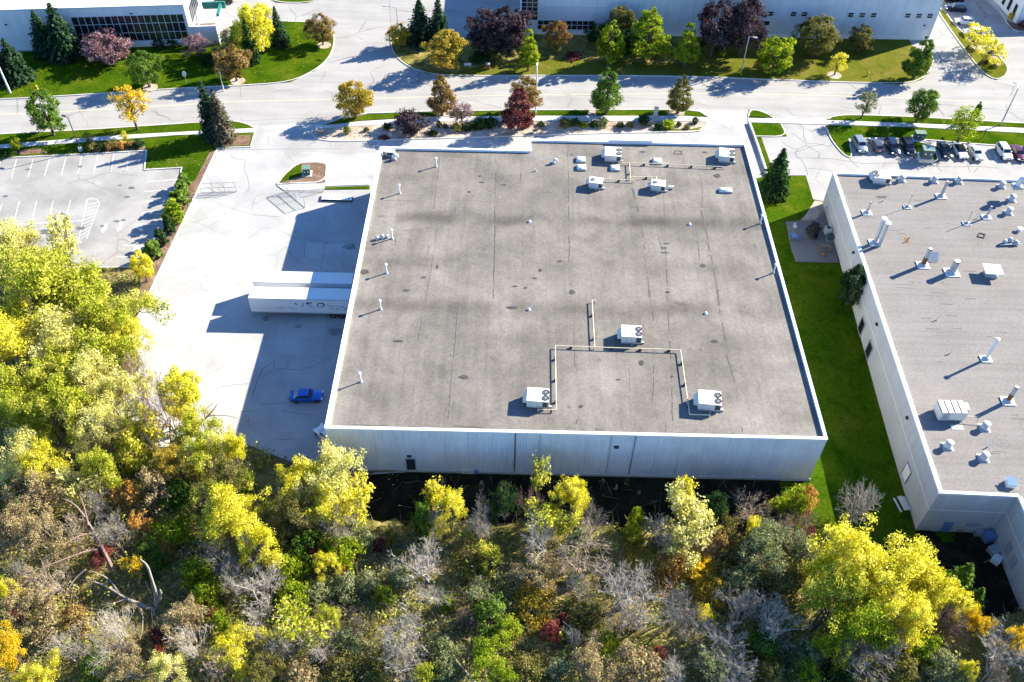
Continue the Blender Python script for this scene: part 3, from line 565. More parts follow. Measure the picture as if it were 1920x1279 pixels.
# rust streak where an old pipe stood, a dark blot behind the unit
for nm, px, r, asp, m in (('rust_stain', (1700, 452), .5, 2.6, 'rust'), ('dirt_stain', (1652, 370), 1.4, .35, 'tar')):
    c = loc_n(G(*px, NZ)); n = 14; rn = random.Random(5); mb = MB(); mb.poly([(c.x+r*math.cos(6.283*i/n)*rn.uniform(.4, 1), c.y+r*asp*math.sin(6.283*i/n)*rn.uniform(.4, 1), NR+.006) for i in range(n)], [tuple(range(n))]); mb.build(nm, M[m], nb)
for k in range(46):                                                     # short split laps in the felt
    rn = random.Random(k+70); x, y = rn.uniform(2, 30), rn.uniform(1, 62); l = rn.uniform(.5, 2.6); bx('felt_lap', x, x+l, y, y+rn.uniform(.04, .09), NR, NR+.012, M['tar'], nb)

# ---------------------------------------------------------------- office with the dark glass wall
of_a = math.radians(6.27); ofc = empty('office_building', (-107.02, 174.87, 0), of_a, 'white roofed office building with a dark glass curtain wall behind the purple tree', 'office building')
def grid_window(parent, u0, u1, cols, zs, y=0, flip=False, fmat='frame'):
    """mullion grid with every pane a piece of its own"""
    mb = MB(); w = (u1-u0)/cols
    for i in range(cols+1): mb.box(u0+i*w-.05, u0+i*w+.05, y-.09, y+.02, zs[0], zs[-1])
    for z in zs: mb.box(u0, u1, y-.075, y+.025, z-.05, z+.05)
    f = mb.build('window', M[fmat], parent)
    me = MB(); me.box(0, w-.1, 0, .03, 0, 1); me = me.mesh('pane', M['glass'])
    for i in range(cols):
        for z0, z1 in zip(zs, zs[1:]):
            o = link('pane', me, f, (u0+i*w+.05, y-.05+.012*((i*7+int(z0*3)) % 3), z0+.05)); o.scale = (1, 1, z1-z0-.1)
    return f
bx('wall', -45, 36.9, 0, 45, -.3, 9.05, M['wallb'], ofc); bx('roof', -44.8, 36.7, .2, 44.8, 9.055, 9.08, M['roofw'], ofc)
for q in ((-45.05, 36.95, -.06, .25), (-45.05, 36.95, 44.8, 45.05)): bx('coping', q[0], q[1], q[2], q[3], 9.05, 9.25, M['coping'], ofc)
bx('coping', 36.6, 36.96, .25, 44.8, 9.05, 9.252, M['coping'], ofc)
beam('fascia_line', (-45, -.02), (36.9, -.02), .04, 8.98, 9.04, M['teal'], ofc, -.04)
grid_window(ofc, 13.4, 36.3, 17, (1.45, 3.3, 5.35, 7.15))
bx('base_wall', 13.4, 36.9, -.25, -.0, -.1, 1.1, M['trim'], ofc)
bx('door', 3.4, 5.0, -.05, .02, 0, 2.7, M['white'], ofc); bx('wall_lamp', -.2, .2, -.3, 0, 5.9, 6.1, M['dark'], ofc); bx('wall_lamp', 25.7, 26.1, -.3, 0, 7.5, 7.7, M['dark'], ofc)
mb = MB()
for z in (1.5, 5.4):
    pass
f2 = MB(); f2.box(36.9, 37.0, 3, 12, 3.0, 3.1); f2.box(36.9, 37.0, 3, 12, 7.0, 7.1)
for k in range(7): f2.box(36.9, 37.0, 3+k*1.5-.05, 3+k*1.5+.05, 3.1, 7.0)
f2 = f2.build('window', M['frame'], ofc)
for k in range(6): bx('pane', 36.88, 36.93, 3.06+k*1.5, 4.44+k*1.5, 3.12, 6.98, M['glass'], f2)
# entrance wing with a teal fascia round an open court
bx('wing_wall', 36.95, 42.6, -.4, -.1, 0, 4.3, M['wallb'], ofc); bx('wing_wall', 42.3, 42.6, -.1, 9.0, 0, 4.29, M['wallb'], ofc); bx('wing_coping', 36.95, 42.65, -.45, -.05, 4.3, 4.5, M['coping'], ofc)
bx('court_floor', 37.0, 42.3, -.1, 9.2, 0, .14, M['mulch'], ofc); bx('wing_fascia', 38.4, 43.4, 9.0, 9.5, 3.6, 5.1, M['teal'], ofc)
bx('wing_fascia', 42.2, 42.75, 4.0, 9.0, 4.3, 4.9, M['teal'], ofc)

# ---------------------------------------------------------------- long factory wall behind the trees
fa = math.atan2(1.5, 90.0); fac = empty('factory_building', (1.5, 186.7, 0), fa, 'long grey factory across the road with small paired windows in a plain wall', 'factory')
bx('wall', -1.1, 90.1, 0, 60, -.3, 11.0, M['wallb'], fac); bx('roof', -.9, 89.9, .2, 59.8, 11.005, 11.02, M['roofn'], fac); bx('coping', -1.15, 90.15, -.06, .3, 11.0, 11.25, M['coping'], fac)
bx('wall_footing', 2.6, 90.12, -.08, -.0, -.1, .9, M['trim'], fac)
for k in range(1, 30): bx('panel_joint', 3.05*k-.02, 3.05*k+.02, -.012, .004, .95 if 3.05*k > 2.6 else 0, 10.9, M['grey'], fac) if not (2.6 < 3.05*k < 15) else None
grid_window(fac, -1.05, 2.5, 3, (3.5, 4.5, 5.5, 6.5, 7.5, 8.5, 9.5)); grid_window(fac, 2.62, 15.0, 10, (1.35, 2.4, 3.45))
bx('ledge', 3.9, 17.7, -.12, -.0, 6.86, 7.0, M['trim'], fac)
for u in (51.0, 53.4, 58.4, 60.8, 71.0, 73.5, 76.0, 83.5, 86.0, 88.4): grid_window(fac, u-.62, u+.62, 1, (5.2, 5.72, 6.25))
grid_window(fac, 52.4, 53.7, 1, (3.0, 4.05))
bx('door', 88.0, 89.2, -.05, .02, .1, 2.5, M['white'], fac); bx('wall_lamp', 87.7, 88.1, -.4, 0, 3.5, 3.6, M['dark'], fac)
# the corner building across the far car park
cb = empty('corner_building', (114.2, 196.9, 0), math.radians(6), 'white corner building with tall narrow windows beyond the far car park', 'building')
bx('wall', 0, 40, 0, 30, -.2, 8.4, M['wallw'], cb); bx('coping', -.06, 40, -.06, .3, 8.4, 8.65, M['coping'], cb); bx('roof', .2, 39.8, .3, 29.8, 8.405, 8.42, M['roofw'], cb)
for k in range(6): fw = bx('window', -.05, .02, 1.4+k*2.6, 2.7+k*2.6, .9, 3.6, M['frame'], cb); bx('pane', -.08, -.02, 1.5+k*2.6, 2.6+k*2.6, 1.0, 3.5, M['glass'], fw)
for k in range(3): fw = bx('window', 2.0+k*3, 4.2+k*3, -.05, .02, .9, 3.6, M['frame'], cb); bx('pane', 2.1+k*3, 4.1+k*3, -.08, -.02, 1.0, 3.5, M['glass'], fw)
sheet('corner_walk', [cb.matrix_basis @ Vector(p) for p in ((-1.6, -1.5, 0), (40, -1.5, 0), (40, 0, 0), (0, 0, 0), (0, 30, 0), (-1.6, 30, 0))], .03, M['walk'])
lawn('corner_bed', [(1884, 37), (1893, 54), (1915, 62), (1990, 68), (1990, 54), (1925, 49), (1904, 45)], 'mulch', kerbs=[[(1862, 2), (1878, 24), (1893, 54), (1915, 62), (1990, 68)]])
md_k = [(1756, 14), (1762, 27), (1775, 46), (1800, 82), (1832, 124), (1851, 143), (1868, 150), (1884, 144), (1890, 132), (1886, 120), (1872, 106), (1850, 96), (1826, 80), (1806, 62), (1788, 46), (1772, 22)]
med = lawn('car_park_median', md_k, 'lawnd', kerbs=[md_k+[md_k[0]]])
sheet('pebble_bed', PX([(1812, 70), (1838, 86), (1868, 104), (1878, 122), (1862, 128), (1846, 106), (1822, 90)]), .126, M['bed'], med)
for a, b in (((1779, 24), (1812, 24)), ((1783, 47), (1826, 47)), ((1776, 8), (1806, 8))): line('parking_line', PX([a, b]), .13, .008, M['paint'], road)
# ================================================================ things on the roofs
def thing(name, loc, rz, label, cat, group=None): return empty(name, loc, rz, label, cat, group)
def rtu(fl, fr, dep, h, fans, label, zr=ZR, ventleft=False, group='rooftop air conditioners', seed=0):
    a, b = G(*fl, zr), G(*fr, zr); t = (b-a); w = t.length; rz = math.atan2(t.y, t.x)
    o = thing('rooftop_air_conditioner', a, rz, label, 'air conditioner', group)
    c = MB(); c.box(.08, w-.08, .1, dep-.1, 0, .32); c.build('curb', M['galv'], o)
    c = MB(); c.box(0, w, 0, dep, .32, h); cab = c.build('cabinet', M['rtu'], o)
    tp = MB(); tp.box(-.03, w+.03, -.03, dep+.03, h, h+.05); tp.build('top_panel', M['white'], o)
    for k in range(1, 4): bx('panel_joint', w*k/4-.015, w*k/4+.015, -.012, 0, .4, h-.03, M['grey'], cab)
    s = MB(); s.box(w*.74, w-.06, -.03, .0, .45, h-.15); s.build('coil_grille', M['rtud'], o)
    s = MB(); s.box(w, w+.03, .15, dep-.15, .45, h-.15); s.build('coil_grille', M['rtud'], o)
    hd = MB(); hd.poly([(0, .25, h-.1), (0, dep-.25, h-.1), (-.55, dep-.25, .75), (-.55, .25, .75), (0, .25, .75), (0, dep-.25, .75)], [(0, 3, 2, 1)[::-1], (0, 4, 3), (1, 2, 5), (2, 3, 4, 5)]); hd.build('intake_hood', M['rtu'], o)
    r = min(.40, dep*.2)
    for (u, v) in fans:
        f = MB(); f.lathe([(r*1.12, h+.05), (r*1.12, h+.12), (r, h+.12), (r, h+.065), (.02, h+.065)], 14, (w*u, dep*v)); ff = f.build('fan', M['rtud'], o)
        g = MB()
        for k in range(3): g.box(-r*.95, r*.95, -.022, .022, h+.085, h+.10, rz=k*math.pi/3+.3, org=(w*u, dep*v))
        g.lathe([(r*.25, h+.08), (r*.25, h+.11)], 8, (w*u, dep*v)); g.build('fan_blades', M['grey'], ff)
    s = MB(); s.tube([(w*.55, 0.02, .5), (w*.55, -.35, .5), (w*.55, -.35, .12)], .04, 6); s.build('gas_connection', M['cream'], o)
    s = MB(); s.box(w+.1, w+.5, .2, .5, 0, .3); s.build('condensate_box', M['galv'], o)
    return o
two = ((.86, .27), (.86, .70))
rtu((1133, 304), (1163, 306), 2.6, 1.35, two, 'twin fan rooftop air conditioner with a low white skylight in front of it')
rtu((1346, 305), (1374, 308), 2.5, 1.35, two, 'twin fan rooftop air conditioner near the warehouse corner above the alley conifer')
rtu((1103, 354), (1128, 357), 1.6, 1.3, ((.25, .5),), 'small single fan rooftop air conditioner at the end of the short pipe branch')
rtu((1219, 359), (1245, 362), 1.6, 1.3, ((.25, .5),), 'small single fan rooftop air conditioner with a white duct stub beside it')
rtu((1164, 645), (1201, 647), 2.2, 1.5, two, 'twin fan rooftop air conditioner inside the big pipe loop, upper one of three')
rtu((987, 765), (1027, 768), 2.25, 1.5, two, 'twin fan rooftop air conditioner near the front coping above the back door')
rtu((1307, 770), (1349, 774), 2.3, 1.5, two, 'twin fan rooftop air conditioner near the front corner by the grass alley')
rtu((1636, 346), (1666, 348), 2.3, 1.4, ((.16, .3), (.16, .72)), 'twin fan air conditioner on the neighbour roof by its corner', NZ)
p = G(1253, 354, ZR); mb = MB(); mb.lathe([(.2, 0), (.2, .3)], 10); mb.tube([(0, 0, .35), (.9, 0, .35)], .22, 8); tag(mb.build('duct_stub', M['white'], None, p), 'white duct stub lying beside a small single fan unit', 'duct')
# long packaged unit on the neighbour roof
def long_unit():
    a, b = G(1757, 790, NZ), G(1806, 791, NZ); t = b-a; w = t.length; o = thing('packaged_unit', a, math.atan2(t.y, t.x), 'long cream packaged air unit with four lid panels near the neighbour parapet', 'air conditioner')
    bx('cabinet', 0, w, 0, 2.1, .35, 1.72, M['rtu'], o); bx('lid_frame', .01, w-.01, .01, 2.09, 1.72, 1.76, M['dark'], o); bx('curb', .1, w-.1, .1, 2.0, 0, .35, M['galv'], o)
    for k in range(4): bx('lid_panel', w*k/4+.09, w*(k+1)/4-.09, -.03, 2.13, 1.76, 1.86, M['rtu'], o)
    bx('end_box', w, w+.6, .8, 2.0, .5, 1.6, M['rtu'], o); bx('side_grille', w*.1, w*.35, -.03, 0, .5, 1.5, M['grey'], o)
    mb = MB(); mb.tube([(w+.2, .3, .8), (w+1.5, .2, .8), (w+1.7, 0, .6), (w+1.6, -.5, .1)], .05, 6); mb.build('gas_connection', M['cream'], o)
    bx('walk_pad', w*.45, w*.9, -1.3, -.6, 0, .05, M['white'], o)
long_unit()
# skylights: low white domes on curbs
def skylight(px, w, d, label, zr=ZR, h=.42):
    c = G(*px, zr); o = thing('skylight', c, -.02, label, 'skylight', 'white skylights')
    bx('curb', -w/2-.06, w/2+.06, -d/2-.06, d/2+.06, 0, .24, M['galv'], o)
    V = [(sx*w/2*k, sy*d/2*k, z) for z, k in ((.24, 1), (h, .94), (h+.14, .6)) for sx, sy in ((-1, -1), (1, -1), (1, 1), (-1, 1))]
    mb = MB(); mb.poly(V, [(0, 1, 5, 4), (1, 2, 6, 5), (2, 3, 7, 6), (3, 0, 4, 7), (4, 5, 9, 8), (5, 6, 10, 9), (6, 7, 11, 10), (7, 4, 8, 11), (8, 9, 10, 11)]); smooth(mb.build('dome', M['white'], o), 50); return o
skylight((1089, 301), 1.5, 1.3, 'low white skylight, one of a pair, on the street side of the pair')
skylight((1090, 316), 1.5, 1.3, 'low white skylight, one of a pair, on the wood side of the pair')
skylight((1153, 317), 1.5, 1.3, 'low white skylight just in front of a twin fan air conditioner')
skylight((1232, 304), 1.5, 1.3, 'low white skylight alone beside the long gas pipe run')
skylight((1360, 359), 2.1, .9, 'long narrow white skylight near the alley side parapet')
# plumbing and flue vents: white pipe with a flared cap
def vent(px, h, label, zr=ZR, r=.11, cap=.24, m='white', name='vent_pipe', cat='vent pipe', group='white vent pipes along the warehouse edge'):
    o = thing(name, G(*px, zr), 0, label, cat, group)
    mb = MB(); mb.lathe([(r*2.4, .0), (r*2.2, .05), (r*1.2, .3)], 12); smooth(mb.build('flashing', M['galv'], o))
    mb = MB(); mb.lathe([(r, 0), (r, h)], 10); smooth(mb.build('pipe', M[m], o))
    mb = MB(); mb.lathe([(cap*.6, h-.05), (cap, h+.04), (cap, h+.16), (cap*.4, h+.26)], 12); smooth(mb.build('cap', M[m], o)); return o
for px, lb in (((818, 312.5), 'white vent pipe near the street end of the roof by the first long seam'), ((749.5, 363), 'white vent pipe beside the curved crack near the truck yard edge'), ((735.5, 447.5), 'white vent pipe standing beside the little valve cluster'), ((725, 512), 'white vent pipe beside a dark round stain, above the trailers'),
               ((714, 580), 'white vent pipe on the roof edge just below the docked trailers'), ((677, 716), 'white vent pipe on the roof edge near the blue car'), ((1425, 419.5), 'white vent pipe on the alley edge level with the lit lawn'), ((1450, 512), 'white vent pipe on the alley edge level with the patio')):
    vent(px, 1.6, lb)
# little roof drains
for px, lb in (((993, 416), 'small white drain dome in the upper dirt band, beneath the roof middle'), ((1293, 421), 'small white drain dome in the upper dirt band toward the alley'), ((992, 581), 'small white drain dome in the lower dirt band'), ((1323, 588), 'small white drain dome by the dark repaired seam')):
    mb = MB(); mb.lathe([(.26, 0), (.24, .1), (.16, .26), (.05, .32)], 10); tag(smooth(mb.build('roof_drain', M['white'], None, G(*px, ZR))), lb, 'roof drain', 'roof drains')
# turned-down goosenecks and small exhausters
def gooseneck(px, s, label, zr=ZR, rz=0):
    o = thing('gooseneck_vent', G(*px, zr), rz, label, 'roof vent', 'gooseneck vents'); bx('curb', -.45*s, .45*s, -.4*s, .4*s, 0, .3*s, M['galv'], o)
    mb = MB(); mb.tube([(0, 0, .2*s), (0, 0, .8*s), (.08*s, 0, 1.0*s), (.35*s, 0, 1.1*s), (.6*s, 0, .95*s), (.66*s, 0, .7*s)], [.26*s, .26*s, .27*s, .28*s, .29*s, .3*s], 10); smooth(mb.build('hood', M['white'], o)); return o
gooseneck((1038, 306), .75, 'rounded white gooseneck vent near the notch in the street side parapet'); gooseneck((739, 299), .9, 'rounded white gooseneck vent by the white unit in the roof corner'); gooseneck((1906, 352), 1.7, 'large white gooseneck vent near the street side edge of the neighbour roof')
mb = MB(); mb.lathe([(.12, 0), (.1, .35)], 8); mb.tube([(0, 0, .35), (.3, .1, .5)], .06, 6); mb.tube([(0, 0, .3), (-.25, .1, .45)], .06, 6); tag(mb.build('pipe_stub', M['white'], None, G(1005, 321, ZR)), 'tiny forked white pipe stub near the gooseneck vent', 'pipe')
o = thing('corner_unit', G(733, 292, ZR), 0, 'white condenser unit tucked in the roof corner over the yard', 'condenser'); bx('cabinet', -.7, .7, -.4, .5, .15, .95, M['rtu'], o); bx('top_panel', -.75, .75, -.45, .55, .95, 1.02, M['white'], o); bx('grille', -.6, .4, -.43, -.4, .3, .85, M['rtud'], o); bx('rail', -.8, .8, -.2, .3, 0, .15, M['galv'], o)
o = thing('access_hatch', G(729, 286, ZR), 0, 'white roof hatch beside the corner condenser', 'roof hatch'); bx('curb', -1.6, -.5, -.3, .7, 0, .35, M['galv'], o); bx('lid', -1.65, -.45, -.35, .75, .35, .47, M['white'], o)
o = thing('valve_cluster', G(716, 448, ZR), .2, 'cluster of small grey valves and pipes near the truck yard edge', 'valve cluster')
for x, y, h in ((-.7, 0, .5), (.1, .1, .7), (.8, .2, .45)): mb = MB(); mb.lathe([(.3, 0), (.28, h), (.12, h+.12)], 10, (x, y)); smooth(mb.build('valve', M['galv'], o))
mb = MB(); mb.tube([(-1, -.2, .3), (1.1, .1, .3)], .08, 6); mb.build('pipe', M['white'], o)
# ring left by an old curb
mb = MB(); c = G(1271, 286, ZR); ribbon_mesh(mb, [c+Vector((x, y, 0)) for x, y in ((-.7, -.45), (.55, -.5), (.7, .4), (-.5, .5))], .09, ZR, ZR+.05, True); mb.build('old_curb', M['tar'], wh)
# gas piping on blocks
def gas_line(label, runs, zr=ZR, h=.42):
    o = thing('gas_pipe', (0, 0, 0), 0, label, 'gas pipe', 'gas pipe networks')
    for run in runs:
        pts = [G(x, y, zr+h) for x, y in run]
        for a, b in zip(pts, pts[1:]):
            mb = MB(); mb.tube([a, b], .068, 8); smooth(mb.build('pipe_run', M['cream'], o)); Ld = (b-a).length; n = int(Ld/3.3)
            for k in range(n):
                q = a.lerp(b, (k+.6)/max(1, n)); bx('support_block', q.x-.16, q.x+.16, q.y-.16, q.y+.16, zr, zr+h-.08, M['dark'], o)
        for q in (pts[0], pts[-1]): mb = MB(); mb.tube([q, q-Vector((0, 0, h-.05))], .075, 6); mb.build('riser', M['cream'], o)
gas_line('cream gas pipe run linking the street side air conditioners', [[(1161, 305), (1181, 305), (1359, 313)], [(1180, 306), (1182, 334)], [(1116, 335), (1190, 338)], [(1183, 332), (1231, 331), (1231, 338)]])
gas_line('large three armed cream gas pipe loop on the wood side roof', [[(1117, 563), (1110, 563), (1115, 651), (1276, 656), (1293, 777), (1331, 778)], [(1115, 651), (1041, 648), (1043, 768), (1009, 768)]])
# mushroom exhausters of the neighbour
def mushroom(px, label, s=.86):
    o = thing('mushroom_exhaust_fan', G(*px, NZ), -.03, label, 'exhaust fan', 'mushroom exhaust fans'); bx('curb', -.62*s, .62*s, -.62*s, .62*s, 0, .28*s, M['galv'], o)
    mb = MB(); mb.lathe([(.62*s, .28*s), (.45*s, .6*s), (.48*s, .62*s), (.48*s, 1.05*s)], 16); smooth(mb.build('drum', M['vent'], o), 30)
    mb = MB(); mb.lathe([(.46*s, 1.05*s), (.58*s, 1.06*s), (.6*s, 1.18*s), (.44*s, 1.32*s), (.1*s, 1.36*s)], 16); smooth(mb.build('cap', M['vent'], o), 50)
    bx('skirt', -.8*s, .8*s, -.8*s, .8*s, 0, .05, M['vent'], o); return o
for px, lb in (((1690, 339), 'white mushroom exhaust fan beside the twin fan unit on the neighbour roof'), ((1751, 341), 'white mushroom exhaust fan on the parked cars side, just behind a tall thin stack'), ((1797, 342), 'white mushroom exhaust fan on the parked cars side, beyond the tall dark topped stack'), ((1877, 351), 'white mushroom exhaust fan just beside the large gooseneck vent'),
               ((1896, 376), 'white mushroom exhaust fan, upper one of two beside the thin pole stacks'), ((1890, 400), 'white mushroom exhaust fan, lower one of two beside the thin pole stacks'), ((1845, 803), 'white mushroom exhaust fan beside the long cream packaged unit'), ((1776, 838), 'white mushroom exhaust fan close to the inner parapet below the packaged unit'), ((1843, 860), 'white mushroom exhaust fan with a small crooked pipe behind it, by the front edge')):
    mushroom(px, lb)
def stack(px, top, r, label, m='galv', collar=True, capr=0, rzr=NZ, dark=True, guys=False, cat='exhaust stack'):
    b = G(*px, rzr); h = max(1, hgt(b, top)); o = thing('exhaust_stack', b, 0, label, cat, 'exhaust stacks on the neighbour roof')
    if collar: bx('flashing_plate', -r-.55, r+.55, -r-.45, r+.45, 0, .16, M['white'], o); mb = MB(); mb.lathe([(r+.35, .16), (r+.08, .5)], 12); smooth(mb.build('flashing_cone', M['galv'], o))
    mb = MB(); mb.lathe([(r, 0), (r, h*.5)], 14); smooth(mb.build('pipe', M[m], o)); mb = MB(); mb.lathe([(r*.96, h*.5), (r*.96, h)], 14); smooth(mb.build('pipe', M['galv' if m == 'rust' else m], o))
    if capr: mb = MB(); mb.lathe([(r, h), (capr, h+.12), (capr, h+.26), (capr*.3, h+.42)], 14); smooth(mb.build('cap', M['white'], o), 35)
    else: mb = MB(); mb.lathe([(r+.02, h-.12), (r+.03, h), (r-.03, h), (r-.04, h-.4)], 14); mb.build('rim', M['dark'], o)
    if guys:
        for sx, sy in ((-1, -1), (1, 1), (1, -1), (-1, 1)): mb = MB(); mb.tube([(0, 0, .35), (sx*.55, sy*.5, .12)], .05, 4); mb.build('brace', M['dark'], o)
    return o
stack((1764, 369), 340, .26, 'tall slim stack with a dark open top near the street side edge'); stack((1625, 400), 379, .2, 'short slim stack nearest the neighbour wall top'.replace('nearest', 'close to')); stack((1849, 408), 387, .17, 'thin stack joined by its shadow to a smaller thin stack'); stack((1812, 420), 398, .06, 'very thin pole vent on a square white plate, between stacks', guys=True); stack((1701, 389), 366, .05, 'very thin pole vent on a square white plate near a rust stain', guys=True)
stack((1640, 456), 412, .34, 'tall white stack with a wide flat cap, rear of a touching pair', 'galv', True, .5); stack((1648, 461), 420, .32, 'tall white stack with a wide flat cap, front of a touching pair', 'galv', False, .5)
stack((1730, 498), 466, .36, 'stout rust stained stack with a black mouth in front of a grey flap', 'rust'); stack((1784, 512), 489, .52, 'stout pale stack with a wide black mouth'); stack((1848, 674), 638, .20, 'tall slim white stack with a round cap, alone on the open roof', 'white', True, .34); stack((1889, 753), 725, .3, 'rusty stack with a black mouth behind the packaged unit', 'rust')
o = thing('relief_hood', G(1856, 516, NZ), -.1, 'broad flat topped white relief hood standing beside the stout stacks', 'relief hood'); bx('curb', -.9, .9, -.7, .7, 0, .5, M['galv'], o); bx('neck', -.75, .75, -.55, .55, .5, 1.1, M['rtu'], o); bx('lid', -1.35, 1.35, -1.15, 1.15, 1.1, 1.28, M['white'], o); bx('label_plate', -.1, .9, .35, .5, 1.28, 1.30, M['orange'], o)
o = thing('sheet_metal_flap', G(1747, 490, NZ), 0, 'grey sheet metal flap propped behind the rust stained stack', 'metal flap'); mb = MB(); mb.poly([(-.9, -.2, .3), (.9, -.2, .1), (.95, .8, 1.2), (-.5, .8, 1.3), (-.9, -.2, .22), (.9, -.2, .02), (.95, .8, 1.12), (-.5, .8, 1.22)], [(0, 1, 2, 3), (7, 6, 5, 4), (0, 4, 5, 1), (1, 5, 6, 2), (2, 6, 7, 3), (3, 7, 4, 0)]); mb.build('plate', M['galv'], o); bx('prop', -.1, .1, .3, .5, 0, .7, M['galv'], o)
o = thing('pump_set', G(1893, 458, NZ), .1, 'jumble of pumps and pipes at the edge of the neighbour roof', 'pump set')
for x, y, h in ((-.9, .1, .9), (0, .3, 1.1), (.9, -.1, .8)): mb = MB(); mb.lathe([(.38, 0), (.4, h*.7), (.2, h)], 10, (x, y)); smooth(mb.build('motor', M['galv'], o))
for k in range(4): mb = MB(); mb.tube([(-1.8+.3*k, -.4+.25*k, .3+.1*k), (1.6, -.4+.2*k, .4)], .08, 6); mb.build('pipe', M['dark' if k % 2 else 'white'], o)
mb = MB(); mb.lathe([(.34, .0), (.34, .08), (.1, .5), (.45, .52), (.45, .6)], 14); tag(smooth(mb.build('disc_vent', M['white'], None, G(1911, 433, NZ)), 30), 'white disc topped vent beside the pumps', 'vent')
o = thing('blue_lidded_box', G(1893, 909, NZ), -.2, 'small white box with a blue sloped lid near the front parapet', 'roof box'); bx('body', -.55, .55, -.5, .5, 0, .6, M['white'], o); mb = MB(); mb.poly([(-.6, -.55, .6), (.6, -.55, .6), (.6, .55, .85), (-.6, .55, .85), (-.6, -.55, .66), (.6, -.55, .66), (.6, .55, .91), (-.6, .55, .91)], [(3, 2, 1, 0), (4, 5, 6, 7), (0, 1, 5, 4), (1, 2, 6, 5), (2, 3, 7, 6), (3, 0, 4, 7)]); mb.build('lid', M['bluetarp'], o)
for px, lb in (((1657, 377), 'bent white pipe stub near the capped twin stacks'), ((1757, 600), 'bent white pipe stub alone on the open neighbour roof, upper one'), ((1781, 663), 'bent white pipe stub alone on the open neighbour roof, lower one'), ((1853, 838), 'bent white pipe stub behind the frontmost mushroom fan'), ((1700, 453), 'rusted pipe stub at the foot of a rust stain'), ((1832, 410), 'bent white pipe stub between two thin stacks')):
    mb = MB(); mb.tube([(0, 0, 0), (0, 0, .55), (.3, .15, .7), (.35, .18, .55)], .08, 6); tag(smooth(mb.build('pipe_stub', M['rust' if 'rusted' in lb else 'white'], None, G(*px, NZ))), lb, 'pipe', 'pipe stubs on the neighbour roof')
mb = MB(); c = G(1840, 442, NZ); ribbon_mesh(mb, [c+Vector((x, y, 0)) for x, y in ((-.7, -.3), (.2, -.6), (.7, .3), (-.1, .6))], .14, NZ, NZ+.12, True); tag(mb.build('old_curb_frame', M['tar'], None), 'empty dark square frame left on the neighbour roof', 'frame')

